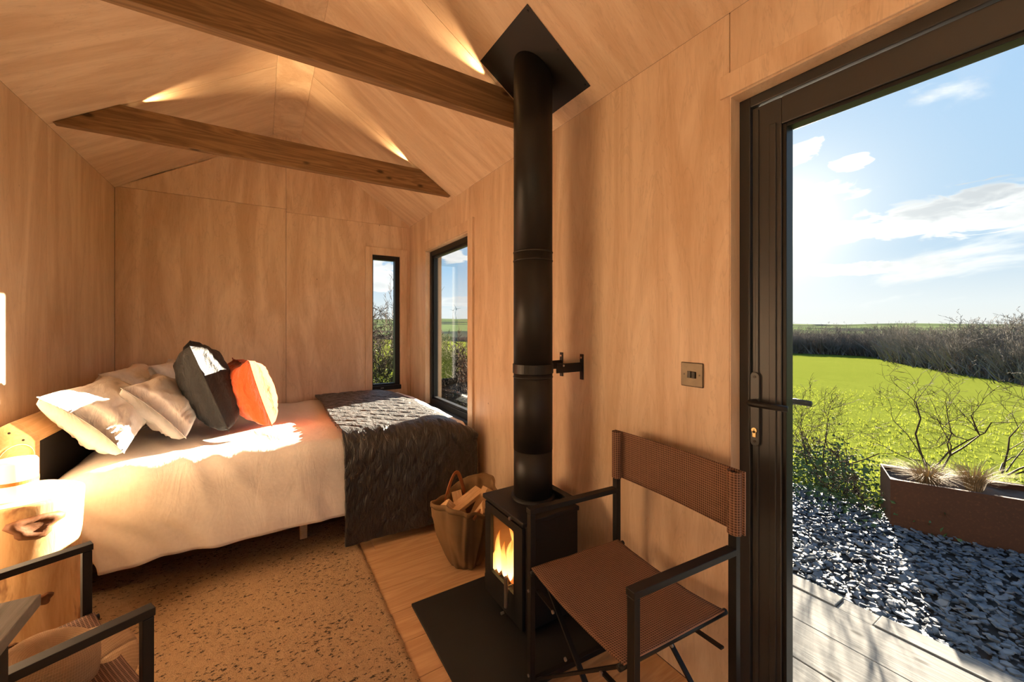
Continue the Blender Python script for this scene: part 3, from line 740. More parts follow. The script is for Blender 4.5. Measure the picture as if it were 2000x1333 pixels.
# door with window
dz0, dz1, dy0, dy1 = .040, .462, SY0+.012, SY1-.008
gz0, gz1 = .155, .425; gy0, gy1 = on_x(1003, 1060, SX0).y, on_x(958, 1060, SX0).y
m = MB()
for r in ((dy0, gy0, dz0, dz1), (gy1, dy1, dz0, dz1), (gy0, gy1, dz0, gz0), (gy0, gy1, gz1, dz1)): m.box(SX0, SX0+.014, *r)
sd = sc_(m).build('door', 'stove_black', stove)
sc_(MB().box(SX0+.006, SX0+.010, gy0, gy1, gz0, gz1)).build('glass', 'glass', sd)
hyy = gy0+.012
hb = sc_(MB().tube([(SX0-.030, hyy, .105), (SX0-.030, hyy, .235)], .0085, 14)).build('handle', 'steel', sd, smooth=False, bevel=.002)
sc_(MB().tube([(SX0, hyy, .19), (SX0-.030, hyy, .19)], .005, 10)).build('handle_stem', 'steel', sd)
for yy in (SY0+.09, ): sc_(MB().tube([(SX0-.0, yy, .478), (SX0-.016, yy, .478)], .007, 12)).build('air_knob', 'steel', stove)
sc_(MB().tube([(SX0+.0, SY0+.16, .030), (SX0-.014, SY0+.16, .030)], .006, 12)).build('air_knob', 'steel', stove)
for zz in (.09, .40): sc_(MB().tube([(SX0+.006, dy1+.004, zz-.02), (SX0+.006, dy1+.004, zz+.02)], .006, 10)).build('hinge', 'stove_black', sd)
sc_(MB().box(SX1-tk-.03, SX1-tk-.002, SY0+tk+.002, SY1-tk-.002, SZ0+.022, SZ1-.04).box(SX0+.03, SX1-tk-.03, SY1-tk-.022, SY1-tk-.002, SZ0+.022, SZ1-.04).box(SX0+.03, SX1-tk-.03, SY0+tk+.002, SY0+tk+.022, SZ0+.022, SZ1-.04)).build('fire_brick', 'liner', stove)
# fire
fireE = empty('fire', (SX0+.13, (gy0+gy1)/2, SZ0+.022)); tag(fireE, 'orange flames burning behind the stove glass', 'fire')
rf = random.Random(3)
for k in range(13):
    hgt = rf.uniform(.10, .25); rr = rf.uniform(.014, .028); ph = rf.uniform(0, 6)
    prof = [(rr*max(.02, math.sin(math.pi*(q/12)**.6)), hgt*q/12) for q in range(13)]
    m = MB().lathe(prof, 12, caps=False)
    m.v = [(v[0]*.7+.016*math.sin(ph+v[2]*26)*(v[2]/hgt), v[1]+.022*math.sin(ph*2+v[2]*20)*(v[2]/hgt), v[2]) for v in m.v]
    o = m.build('flame', 'flame', fireE, smooth=True); o.location = (rf.uniform(-.075, .03), rf.uniform(-.06, .125), .03)
for (x_, y_, hgt, rr) in ((-.085, .10, .21, .022), (-.08, .055, .17, .020), (-.092, .13, .14, .018), (-.07, .02, .20, .02)):
    prof = [(rr*max(.02, math.sin(math.pi*(q/12)**.6)), hgt*q/12) for q in range(13)]
    m = MB().lathe(prof, 12, caps=False); m.v = [(v[0]*.7, v[1]+.02*math.sin(x_*90+v[2]*24)*(v[2]/hgt), v[2]) for v in m.v]
    o = m.build('flame', 'flame', fireE, smooth=True); o.location = (x_, y_, .03)
for k in range(14):
    r0 = rf.uniform(.014, .026)
    m = MB().lathe([(r0*.5, 0), (r0, r0*.6), (r0*.7, r0*1.3), (.001, r0*1.5)], 7)
    o = m.build('ember', 'coal', fireE); o.location = (rf.uniform(-.07, .06), rf.uniform(-.1, .1), .0); o.rotation_euler = (0, 0, rf.uniform(0, 6))
fl = bpy.data.lights.new('fire_glow', 'POINT'); fl.energy = 1.1; fl.color = (1, .42, .10); fl.shadow_soft_size = .06
flo = bpy.data.objects.new('fire_glow', fl); COL.objects.link(flo); flo.parent = fireE; flo.location = (0, 0, .16)
for k, (yy, lab) in enumerate(((-.05, 'charred log burning at the near side of the stove fire'), (.06, 'charred log burning at the far side of the stove fire'))):
    o = MB().lathe([(.022, -.08), (.028, -.07), (.028, .07), (.02, .08)], 9).build('burning_log', 'coal'); o.location = (SX0+.15, (gy0+gy1)/2+yy, SZ0+.06); o.rotation_euler = (R(80), 0, R(70+40*k)); tag(o, lab, 'log', 'logs in the fire')
# flue ------------------------------------------------------------------
FX, FY, FR = 1.085, 1.546, .092
flue = empty('stove_flue', (FX, FY, SZ1)); tag(flue, 'tall matt black flue pipe rising from the stove to the ceiling', 'flue')
zs = [SZ1, .56, 1.086, 1.645, 2.44]
def ztop(a): return ceil_z(FX+FR*math.cos(a))
def seg(z0, z1, r, cut=False):
    m = MB()
    if not cut: return m.lathe([(r, z0-SZ1), (r, z1-SZ1)], 48)
    return m.lathe([(r, z0-SZ1), (r, 0)], 48, fn=lambda rr, z, a: (rr, (z if z > 0 and z == z0-SZ1 else EAVE+SL*(XR-(FX+rr*math.cos(a)))-.004-SZ1)))
seg(SZ1, .72, FR-.001).build('pipe_section', 'flue_black', flue, smooth=False)
for o_ in ((.7205, 1.10), (1.1015, 1.645)): seg(o_[0], o_[1], FR).build('pipe_section', 'flue_black', flue)
seg(1.6465, 0, FR-.0005, True).build('pipe_section', 'flue_black', flue)
for z in (1.060, 1.10, 1.605, 1.645): MB().lathe([(FR, z-SZ1-.004), (FR+.0022, z-SZ1-.002), (FR+.0022, z-SZ1+.002), (FR, z-SZ1+.004)], 48, caps=False).build('joint_ring', 'flue_black', flue, smooth=True)
for ch in flue.children:
    for p in ch.data.polygons: p.use_smooth = len(p.vertices) == 4
MB().lathe([(FR+.012, 0), (FR+.010, .012), (FR, .014)], 48, caps=False).build('collar', 'stove_black', flue, smooth=True)
# ceiling plate
pm = empty('flue_ceiling_plate', (FX, FY, ceil_z(FX)-.003)); tag(pm, 'square black metal plate on the sloping ceiling around the flue', 'plate')
hw = .206; ct = 1/math.sqrt(1+SL*SL); th = .002
def slope_pt(s, yy, dn): x = s*ct; return (x+(-SL*ct)*dn*1, yy, -SL*x-ct*dn)
m = MB(); n = 32; ri = FR-.003
inner = []; outer = []
for k in range(n):
    a = 2*math.pi*(k+.5)/n; c, s_ = math.cos(a), math.sin(a)
    inner.append((c*ri/ct, s_*ri)); q = hw/max(abs(c), abs(s_)); outer.append((c*q, s_*q))
for k, c in enumerate(((1, 1), (-1, 1), (-1, -1), (1, -1))):
    i = 4+8*k; outer[i-1 if False else (3+8*k)] = outer[3+8*k]
def ring(dn): return [slope_pt(x, y, dn) for x, y in inner], [slope_pt(x, y, dn) for x, y in outer]
for dn in (0, th):
    a, b = ring(dn); m.v += a+b
for k in range(n):
    j = (k+1) % n
    m.f += [(k, n+k, n+j, j), (2*n+k, 2*n+j, 3*n+j, 3*n+k), (n+k, 3*n+k, 3*n+j, n+j), (k, j, 2*n+j, 2*n+k)]
for cx, cyy in ((1, 1), (-1, 1), (-1, -1), (1, -1)):
    b = len(m.v); a0 = math.atan2(cyy, cx); k = int(round(a0/(2*math.pi)*n-.5)) % n; j = (k+1) % n
    k = [i for i in range(n) if outer[i][0]*cx > 0 and outer[i][1]*cyy > 0]
    k = sorted(k, key=lambda i: -abs(outer[i][0])-abs(outer[i][1]))[:2]
    for dn in (0, th): m.v += [slope_pt(*outer[k[0]], dn), slope_pt(*outer[k[1]], dn), slope_pt(cx*hw, cyy*hw, dn)]
    m.f += [(b, b+1, b+2), (b+3, b+5, b+4), (b, b+2, b+5, b+3), (b+1, b+4, b+5, b+2)]
m.build('plate', 'flue_black', pm)
for cx, cyy in ((1, 1), (-1, 1), (-1, -1), (1, -1), (0, 1), (0, -1)):
    a = slope_pt(cx*(hw-.018), cyy*(hw-.018), th); b = slope_pt(cx*(hw-.018), cyy*(hw-.018), th+.003)
    MB().tube([a, b], .005, 10).build('screw', 'black_metal', pm)
# flue bracket
BZ = 1.10; br = empty('flue_bracket', (XR, FY, BZ)); tag(br, 'black steel bracket holding the flue to the wall', 'bracket')
for sg in (1, -1):
    yy = sg*.078
    MB().box(-.006, 0, yy-.011, yy+.011, -.062, .062).build('wall_plate', 'black_metal', br, bevel=.001)
    MB().box(-.16, -.006, yy-.003, yy+.003, -.022, .022).build('arm', 'black_metal', br, bevel=.001)
    MB().tube([(-.0062, yy, .045), (-.0085, yy, .045)], .005, 10).build('screw', 'steel', br)
    MB().tube([(-.12, yy, .012), (-.12, yy+sg*.006, .012)], .005, 10).build('bolt', 'steel', br)
MB().lathe([(FR+.001, -.021), (FR+.004, -.021), (FR+.004, .021), (FR+.001, .021), (FR+.001, -.021)], 48, caps=False, c=(FX-XR, 0)).build('band_clamp', 'flue_black', br)
# switch
s0, s1 = on_x(1331, 732, XR), on_x(1376, 732, XR)
sw = empty('light_switch', (XR, (s0.y+s1.y)/2, 1.123)); tag(sw, 'antique bronze double rocker light switch on the plywood wall', 'switch')
MB().box(-.006, 0, -.044, .044, -.044, .044).build('face_plate', 'bronze', sw, bevel=.004)
for sg in (1, -1):
    o = MB().box(-.011, -.006, sg*.0085-.0072, sg*.0085+.0072, -.012, .012).build('rocker', 'bronze_dark', sw, bevel=.001); o.rotation_euler = (0, R(3*sg), 0)
    MB().tube([(-.006, sg*.030, 0), (-.0066, sg*.030, 0)], .003, 8).build('screw', 'bronze_dark', sw)
# log bag -------------------------------------------------------------------
bag = empty('log_bag', (.955, 1.985, 0)); tag(bag, 'brown waxed canvas log bag with leather handles beside the stove', 'bag')
def bagf(inner=0):
    def f(r, z, a):
        q = z/.36
        rx, ry = r*1.0, r*.80
        rr = 1/math.sqrt((math.cos(a)/rx)**2+(math.sin(a)/ry)**2)
        rr += .014*q*math.sin(5*a+2*N(math.cos(a)*2, math.sin(a)*2, z*4))+.018*N(math.cos(a)*2.4, math.sin(a)*2.4, z*5)+.006*N(math.cos(a)*7, math.sin(a)*7, z*9)
        for fa in (236, 268): rr += .016*math.exp(-((math.degrees(a)-fa-q*8)/4.5)**2)*min(1, q*2)
        zz = z+(.035*math.sin(2*a+.4)*q*q-.03*q*q*math.cos(a-R(235)))
        return rr-inner, zz
    return f
prof = [(.062, 0), (.088, .008), (.105, .04), (.122, .08), (.140, .13), (.155, .18), (.166, .23), (.174, .28), (.180, .33), (.181, .36)]
MB().lathe(prof, 128, caps=False, fn=bagf()).build('body', 'canvas', bag, smooth=True, solid=.005)
MB().lathe([(.001, .012), (.07, .012)], 40, caps=False).build('base', 'canvas_inside', bag)
prof2 = [(.183, .338), (.185, .35), (.1855, .366)]
MB().lathe(prof2, 128, caps=False, fn=bagf(-.002)).build('rim_binding', 'canvas', bag, smooth=True, solid=.006)
for sg, ang, hh in ((1, R(95), .16), (-1, R(-80), .03)):
    pts = []
    for k in range(17):
        q = k/16; a = ang+(q-.5)*.75
        pts.append((.172*math.cos(a)*(1-.15*math.sin(math.pi*q)), .145*math.sin(a)*(1-.15*math.sin(math.pi*q)), .30+hh*math.sin(math.pi*q)**.8))
    MB().tube(pts, .01, 8, flat=(.004, .011)).build('handle', 'leather', bag, smooth=True)
rl = random.Random(8)
LG = (('split log leaning at the left side of the canvas bag', -.062, -.012, .275, 170, 48), ('split log lying across the middle of the canvas bag', .000, .005, .325, 20, 12), ('split log leaning at the stove side of the bag', .072, -.005, .285, 10, 55),
      ('split log standing at the back of the canvas bag', -.010, .070, .255, 95, 62), ('split log at the front of the canvas bag', .02, -.062, .265, -75, 50))
for k, (lab, x, y, z, rz, tilt) in enumerate(LG):
    a = .036+.004*(k % 3)
    o = MB().prism([(-a, -a*.6), (a*.9, -a*.75), (a*.45, a*.8), (-a*.2, a*.55)], -.11, .11, axis=0).build('firewood_log', 'split_wood', bevel=.002)
    o.location = (.955+x, 1.985+y, z); o.rotation_euler = (R(rl.uniform(0, 90)), R(-tilt), R(rz)); tag(o, lab, 'log', 'firewood in the canvas bag')
# chairs --------------------------------------------------------------------
def make_chair(label):
    c = empty('director_chair'); tag(c, label, 'chair', 'folding director chairs')
    hx, hy = .200, .246; aw = .030
    for sx, top in ((1, .632), (-1, .868)):
        for sy in (1, -1):
            MB().box(sx*hx-.010, sx*hx+.010, sy*hy-.0125, sy*hy+.0125, 0, top).build('leg', 'black_metal', c, bevel=.0015)
    for sy in (1, -1):
        MB().box(-hx+.0105, hx+.012, sy*hy-aw/2, sy*hy+aw/2, .634, .652).build('armrest', 'black_metal', c, bevel=.0015)
        MB().box(-hx+.0105, hx-.0105, sy*hy-.010, sy*hy+.010, .02, .042).build('floor_rail', 'black_metal', c, bevel=.0015)
        MB().tube([(-hx-.005, sy*.215, .440), (hx+.02, sy*.215, .440)], .009, 10).build('seat_rail', 'black_metal', c, smooth=True)
    for x, k in ((hx-.022, 1), (-hx+.022, -1)):
        for sy in (1, -1):
            xo = x+sy*.007
            MB().bar((xo, sy*.212, .432), (xo, -sy*.225, .055), .008, .016, up=(1, 0, 0)).build('cross_brace', 'black_metal', c)
            # links from the legs to the braces
            MB().bar((xo+.010, sy*.236, .36), (xo+.010, sy*.128, .352-.0), .006, .014, up=(1, 0, 0)).build('link', 'black_metal', c)
            for p in ((xo+.014, sy*.128, .352), (xo+.012, sy*.06, .245-.0)): MB().tube([p, (p[0]+.005, p[1], p[2])], .006, 10).build('rivet', 'steel', c)
    for sy in (1, -1):
        for z in (.36, .06): MB().tube([(hx+.010, sy*hy, z), (hx+.0135, sy*hy, z)], .005, 10).build('rivet', 'steel', c)
    def seat(u, v):
        x = -hx+.012+u*(2*hx-.0); y = (v-.5)*.45; s = (1-(2*v-1)**2)
        return (x, y, .452-.022*s*(.7+.3*math.sin(math.pi*u))+.003*N(x*9, y*9))
    MB().grid(24, 24, seat, lambda u, v: (u*.4, v*.45)).build('seat', 'chair_weave', c, smooth=True, solid=.004)
    def back(u, v):
        y = (u-.5)*.54; z = .690+v*.185
        return (-hx-.014-.012*(1-(2*u-1)**2)+.004*N(y*5, z*5), y, z)
    MB().grid(24, 10, back, lambda u, v: (u*.54, v*.185)).build('backrest', 'chair_weave', c, smooth=True, solid=.004)
    for sy in (1, -1):
        def sleeve(u, v):
            a = 2*math.pi*u; return (-hx+.017*math.cos(a), sy*hy+.020*math.sin(a), .690+v*.185)
        MB().grid(16, 6, sleeve, lambda u, v: (u*.1, v*.185)).build('back_sleeve', 'chair_weave', c, smooth=True)
    return c
ch1 = make_chair('brown woven director chair with black frame between the stove and the door')
ch1.location = (.992, .905, 0); ch1.rotation_euler = (0, 0, R(180-4))
ch2 = copy_tree(ch1); ch2['label'] = 'brown woven director chair on the rug with a straw hat on its seat'
ch2.location = (-.508, 1.33, .014); ch2.rotation_euler = (0, 0, R(25.7))
# hat
hat = empty('straw_hat', (-.44, 1.36, .446)); tag(hat, 'woven straw sun hat lying on the chair seat', 'hat')
hat.rotation_euler = (R(4), R(7), R(30))
def hatf(r, z, a): return (r*(1+.05*math.cos(2*a)), z+(.018*math.sin(2*a+.6)+.010*math.sin(3*a))*max(0, (r-.09)/.08))
def lathe_uv(prof, n, fn):
    k = len(prof)-1
    def f(u, v):
        q = u*k; i = min(int(q), k-1); w = q-i; r = prof[i][0]*(1-w)+prof[i+1][0]*w; z = prof[i][1]*(1-w)+prof[i+1][1]*w
        a = 2*math.pi*v; rr, zz = fn(r, z, a); return (rr*math.cos(a), rr*math.sin(a), zz)
    return MB().grid(k*3, n, f, lambda u, v: (u*.2, v*.6))
lathe_uv([(.088, .012), (.12, .022), (.15, .024), (.165, .020)], 60, hatf).build('brim', 'straw', hat, smooth=True, solid=.003)
lathe_uv([(.088, .012), (.086, .05), (.080, .09), (.068, .112), (.040, .110), (.02, .098), (.001, .094)], 60, lambda r, z, a: (r*(1+.12*math.cos(2*a)), z-.012*math.cos(a)**2*(z > .08))).build('crown', 'straw', hat, smooth=True, solid=.003)
# stump table + lantern ---------------------------------------------------------
stx, sty, SH = -.775, 2.245, .653
st = empty('log_table', (stx, sty, .015)); tag(st, 'stripped pine log used as a bedside table', 'table')
def stf(r, z, a):
    q = z/SH; fl = .018*max(0, q-.72)/.28*max(0, math.cos(a-R(-25)))
    return (r*(1+.045*math.cos(3*a+1)+.03*math.cos(2*a+2)+.02*N(math.cos(a)*2, math.sin(a)*2, z*5))+fl, z)
k = 26; prof = [(.160+.010*(1-q/k)+(-.008 if q == 0 else 0), .0+(SH-.012)*q/k) for q in range(k+1)]
prof += [(.158, SH-.004), (.150, SH)]
MB().lathe(prof, 56, fn=stf).build('trunk', 'stump_side', st, smooth=True)
MB().lathe([(.149, SH-.001), (.149, SH+.0012)], 56, fn=lambda r, z, a: (stf(r, SH, a)[0], z)).build('cut_face', 'stump_top', st)
for (a, z, r, sc) in ((-58, .575, .034, 1.5), (-50, .30, .018, 1), (-75, .17, .014, 1), (-95, .36, .013, 1.), (-120, .2, .016, 1)):
    rad = stf(.164, z, R(a))[0]; o = MB().lathe([(r*1.3, -.004), (r*1.0, .006), (r*.72, .008), (r*.55, .003), (.001, .005)], 20, fn=lambda rr, zz, t_: (rr*(1+.18*math.sin(3*t_)+.1*math.sin(5*t_+1)), zz)).build('knot', 'stump_knot' if 'stump_knot' in MATS else 'leather', st, smooth=True)
    o.location = (rad*math.cos(R(a)), rad*math.sin(R(a)), z); o.rotation_euler = Vector((math.cos(R(a)), math.sin(R(a)), 0)).to_track_quat('Z', 'Y').to_euler(); o.scale = (sc, 1, 1)
ln = empty('lantern', (-.772, 2.205, SH+.0162)); tag(ln, 'glowing white cylinder lantern with an ochre strap handle', 'lantern')
MB().lathe([(.056, 0), (.059, .004), (.059, .132), (.055, .140), (.02, .142)], 48).build('shade', 'lamp_shade', ln, smooth=True)
MB().lathe([(.0595, .058), (.0612, .058), (.0612, .070), (.0595, .070)], 48, caps=False).build('band', 'strap', ln)
pts = [(.063*math.cos(R(200)), .063*math.sin(R(200)), .0)]
A = Vector((math.cos(R(-115)), math.sin(R(-115)), 0))
pts = [A*.0635+Vector((0, 0, z)) for z in (.01, .05, .09, .125)]
for k in range(1, 12): q = k/12; pts.append(A*.0635*math.cos(math.pi*q)+Vector((0, 0, .135+.058*math.sin(math.pi*q))))
pts += [A*-.0635+Vector((0, 0, z)) for z in (.125, .09, .05, .01)]
def strap(u, v):
    i = u*(len(pts)-1); k = min(int(i), len(pts)-2); w_ = i-k; p = pts[k].lerp(pts[k+1], w_); sd_ = Vector((-A.y, A.x, 0)); return p+sd_*((v-.5)*.016)
MB().grid(54, 2, strap).build('strap_handle', 'strap', ln, smooth=True, solid=.003)
# kitchen counter -----------------------------------------------------------------
kc = empty('kitchen_unit', (-.62, .0, 0)); tag(kc, 'black kitchen base unit at the left edge beside the chair', 'cabinet')
kc_m = MB().box(XL+.62+.002, -.325+.62, -.60, .862, .0, .868); kc_m.build('carcass', 'cabinet', kc, bevel=.002)
for a, b in ((-.595, -.115), (-.109, .371), (.377, .858)):
    d_ = MB().box(-.325+.62, -.305+.62, a, b, .09, .862).build('door', 'cabinet', kc, bevel=.002)
    MB().box(-.305+.62, -.299+.62, b-.05, b-.035, .55, .75).build('handle', 'black_metal', d_)
wt = MB().box(-.329, .329, -.75, .75, 0, .018).build('worktop', 'worktop', bevel=.0015); wt.location = (XL+.331, .155, .870); tag(wt, 'grey wood grain worktop on the black kitchen unit', 'worktop')

# ================================================================== OUTSIDE
def ground_z(x, y):
    r = math.hypot(x, y); q = max(0, x-4.2); z = -.12-.040*min(q, 60)
    if y > 5: z -= .012*min(y-5, 40)
    if r > 90: z += (r-90)*.0185*(.25+.75*max(0, min(1, (math.atan2(y, x)-R(20))/R(35))))
    return z+.03*N(x*.5, y*.5, 2)*min(1, max(0, (r-4)/4))
def on_ground(px, py):
    d = ray(px, py); t = .5
    for k in range(4000):
        p = O3+d*t
        if p.z <= ground_z(p.x, p.y): return p
        t *= 1.004
    return p
m = MB()
rs = [0, 1.2, 2.4, 3.2]+[3.6*1.075**k for k in range(90)]; rs = [r for r in rs if r < 95]
na = 150
def ga(j): return R(-95+j*240/na)
b = 0
for r in rs:
    for j in range(na+1): x, y = r*math.cos(ga(j)), r*math.sin(ga(j)); m.v.append((x, y, ground_z(x, y) if r > 5 else -.12))
for i in range(len(rs)-1):
    for j in range(na): a = i*(na+1)+j; m.f.append((a, a+na+1, a+na+2, a+1))
fld = m.build('field', 'field_grass', smooth=True); tag(fld, 'bright green sloping meadow outside the cabin', 'field', kind='structure')
m = MB(); rr2 = [92*1.13**k for k in range(28)]
for r in rr2:
    for j in range(na+1): x, y = r*math.cos(ga(j)), r*math.sin(ga(j)); m.v.append((x, y, ground_z(x, y)-.3+r*.002*N(x*.003, y*.003, 5)*2))
for i in range(len(rr2)-1):
    for j in range(na): a = i*(na+1)+j; m.f.append((a, a+na+1, a+na+2, a+1))
tag(m.build('far_hills', 'far_fields', smooth=True), 'distant farmland rising to the horizon', 'hills', kind='structure')
# deck
DZ = -.05
deck = tag(MB().box(XR+WT+.005, 2.40, -2.2, 2.3, DZ-.16, DZ-.03).build('deck', 'outer_wall'), 'weathered grey timber deck outside the door', 'deck', kind='structure')
edges = [2.447, 2.335, 2.085, 1.835, 1.585, 1.48]
rd = random.Random(2)
for i in range(len(edges)-1):
    b_, a_ = edges[i], edges[i+1]
    cuts = [-2.2, .66, .80, 2.3] if i == 0 else [-2.2, rd.uniform(1.6, 2.0), 2.3]
    for c0, c1 in zip(cuts[:-1], cuts[1:]):
        dz = -.006 if (i == 0 and c0 == .66) else rd.uniform(-.002, .002)
        o = MB().box(-(b_-a_)/2+.003, (b_-a_)/2-.003, -(c1-c0)/2+.002, (c1-c0)/2-.002, -.03, 0).build('deck_board', 'deck_board', deck, bevel=.003)
        o.location = ((a_+b_)/2, (c0+c1)/2, DZ+dz)
# slate gravel
GZ = -.085
gb = tag(MB().box(2.45, 4.0, -2.4, 5.0, -.20, GZ-.012).build('gravel_bed', 'slate_slab'), 'bed under the loose slate chippings', 'ground', kind='structure')
rg_ = random.Random(11)
def chip_mesh(k):
    r = random.Random(50+k); n = r.choice((5, 6, 7)); w_, l_ = r.uniform(.45, .8), 1
    poly = []
    for i in range(n):
        a = 2*math.pi*i/n+r.uniform(-.25, .25); q = r.uniform(.75, 1.1); poly.append((l_*q*math.cos(a), w_*q*math.sin(a)))
    h = r.uniform(.12, .25)
    m = MB(); b = len(poly)
    m.v = [(x, y, -h) for x, y in poly]+[(x*.86+r.uniform(-.03, .03), y*.86, h*r.uniform(.6, 1.2)) for x, y in poly]
    m.f = [tuple(reversed(range(b))), tuple(range(b, 2*b))]+[(i, (i+1) % b, b+(i+1) % b, b+i) for i in range(b)]
    return m
chips = [chip_mesh(k) for k in range(8)]; cmesh = [c.mesh('slate_chip', 'slate_chip') for c in chips]
cand = []
def seen(x, y):
    if x < 2.46: return False
    return True
xx = []
for k in range(15000):
    x = 2.455+1.50*rg_.random(); y = -1.6+5.2*rg_.random()**1.15
    if y < -.9 and rg_.random() < .6: continue
    xx.append((x, y))
def chip_xf(x, y, s):
    z = GZ+rg_.uniform(-.006, .012)+.010*N(x*2.5, y*2.5, 9)
    return Matrix.Translation((x, y, z)) @ Matrix.Rotation(rg_.uniform(0, 6.28), 4, 'Z') @ Matrix.Rotation(rg_.gauss(0, .22), 4, 'X') @ Matrix.Rotation(rg_.gauss(0, .22), 4, 'Y') @ Matrix.Diagonal((s, s, s*.8, 1))
data = []
for (x, y) in xx:
    s = rg_.uniform(.011, .026)*(1.35 if rg_.random() < .12 else 1)
    u_ = (x*cy_-y*sy_)/max(.1, x*sy_+y*cy_)
    inview = .67 < u_ < 1.28 and y > -.1
    data.append((s/math.hypot(x, y) if inview else 0, x, y, s))
data.sort(key=lambda q: -q[0])
for (q, x, y, s) in data[:300]:
    o = bpy.data.objects.new('slate_chip', rg_.choice(cmesh)); COL.objects.link(o)
    o.matrix_world = Matrix.Translation((0, 0, .010)) @ chip_xf(x, y, s); tag(o, 'larger loose grey slate chip lying on the gravel outside the door', 'stone', 'slate chips on the gravel')
m = MB()
for (q, x, y, s) in data[300:]:
    M = chip_xf(x, y, s); c = rg_.choice(chips); b = len(m.v)
    m.v += [tuple(M @ Vector(v)) for v in c.v]; m.f += [tuple(b+i for i in f) for f in c.f]
tag(m.build('slate_gravel', 'slate_chip'), 'blue grey slate chippings covering the ground beyond the deck', 'gravel', kind='stuff')
# planter
pa = on_z(1739, 1028, GZ); pb = on_z(2000, 1083, GZ)
dirp = Vector((pb.x-pa.x, pb.y-pa.y, 0)).normalized(); nrm = Vector((-dirp.y, dirp.x, 0))
if nrm.x < 0: nrm = -nrm
pl = empty('planter', (pa.x, pa.y, GZ-.01)); tag(pl, 'long rusted steel planter standing on the slate gravel', 'planter')
LP, WP, HP = 2.0, .38, .335
pl.rotation_euler = (0, 0, math.atan2(dirp.y, dirp.x))
sg = 1 if Vector((-dirp.y, dirp.x, 0)).dot(nrm) > 0 else -1
def pbx(x0, x1, y0, y1, z0, z1): y0, y1 = sorted((y0*sg, y1*sg)); return MB().box(x0, x1, y0, y1, z0, z1)
for r in ((0, LP, 0, .006), (0, LP, WP-.006, WP), (0, .006, .006, WP-.006), (LP-.006, LP, .006, WP-.006)): pbx(r[0], r[1], r[2], r[3], 0, HP).build('side_panel', 'corten', pl, bevel=.001)
for r in ((.006, LP-.006, .006, .03), (.006, LP-.006, WP-.03, WP-.006)): pbx(r[0], r[1], r[2], r[3], HP-.008, HP-.002).build('rim_flange', 'corten', pl)
def soil(u, v): x = .008+u*(LP-.016); y = .008+v*(WP-.016); return (x, y*sg, HP-.045+.02*N(x*9, y*9)+.008*N(x*30, y*30))
MB().grid(80, 16, soil).build('soil', 'soil', pl, smooth=True)
def tuft(m, c, n, h, spread, r, w_=.0022):
    for k in range(n):
        a = r.uniform(0, 6.28); q = r.uniform(0, 1)**.7; hh = h*r.uniform(.5, 1)
        p0 = Vector(c)+Vector((math.cos(a), math.sin(a), 0))*.04*q*spread; d = Vector((math.cos(a), math.sin(a), 0)); sd_ = Vector((-d.y, d.x, 0))*w_
        b = len(m.v); bend = r.uniform(.3, 1.0)*spread
        for i in range(4):
            t_ = i/3; p = p0+d*(bend*hh*t_*t_)+Vector((0, 0, hh*t_*(1-.35*bend*t_*t_))); ww = sd_*(1-t_*.85); m.v += [tuple(p-ww), tuple(p+ww)]
        m.f += [(b+2*i, b+2*i+1, b+2*i+3, b+2*i+2) for i in range(3)]
rt_ = random.Random(6)
for (x, n, h, lab) in ((.22, 420, .20, 'sprawling clump of dry straw grass at the near corner of the planter'), (.44, 420, .25, 'upright clump of dry straw coloured grass in the planter')):
    m = MB(); tuft(m, (0, 0, 0), n, h, 1.0 if x > .3 else 1.5, rt_)
    o = m.build('dry_grass', 'dead_grass'); p = pl.matrix_basis @ Vector((x, sg*.2, HP-.05)); o.location = p; tag(o, lab, 'grass', 'dry grasses in the planter')
# bare shrubs -------------------------------------------------------------
def shrub_mesh(seed, height, stems, levels, rad, spread, kids=3, sides=4, gn=.25, lean_=(0, 0), rmin=.0022, flare=(.25, .75), norm=True):
    r = random.Random(seed); m = MB(); tips = []
    def grow(p, d, L, ra, lv):
        n = 4 if lv > 0 else 3; pts = [p]; rr = [ra]
        for i in range(n):
            d = (d+Vector((r.gauss(0, gn), r.gauss(0, gn), r.gauss(0, gn*.6)+.06))).normalized(); p = p+d*(L/n); pts.append(p); rr.append(max(rmin*(1 if i < n-1 else .5), ra*(1-.5*(i+1)/n)))
        m.tube(pts, rr, sides if lv > 0 else 3, caps=False); tips.append(pts[-1])
        if lv == 0: return
        for k in range(kids+(1 if r.random() < .5 else 0)):
            i = r.randint(1, n); q = pts[i]; ax = Vector((r.gauss(0, 1), r.gauss(0, 1), r.gauss(0, .6))).normalized()
            nd = (d*.75+ax*spread).normalized()
            grow(q, nd, L*(r.uniform(.45, .75) if lv > 1 else r.uniform(.22, .45)), rr[i]*.68, lv-1)
    for s in range(stems):
        a = 2*math.pi*s/stems+r.uniform(-.4, .4); q = r.uniform(*flare)
        grow(Vector((.05*math.cos(a), .05*math.sin(a), 0)), Vector((q*math.cos(a)+lean_[0], q*math.sin(a)+lean_[1], 1)).normalized(), height*r.uniform(.4, .55), rad*r.uniform(.7, 1), levels)
    if norm:
        k = height/max(v[2] for v in m.v); m.v = [(v[0]*k, v[1]*k, v[2]*k) for v in m.v]
    return m, tips
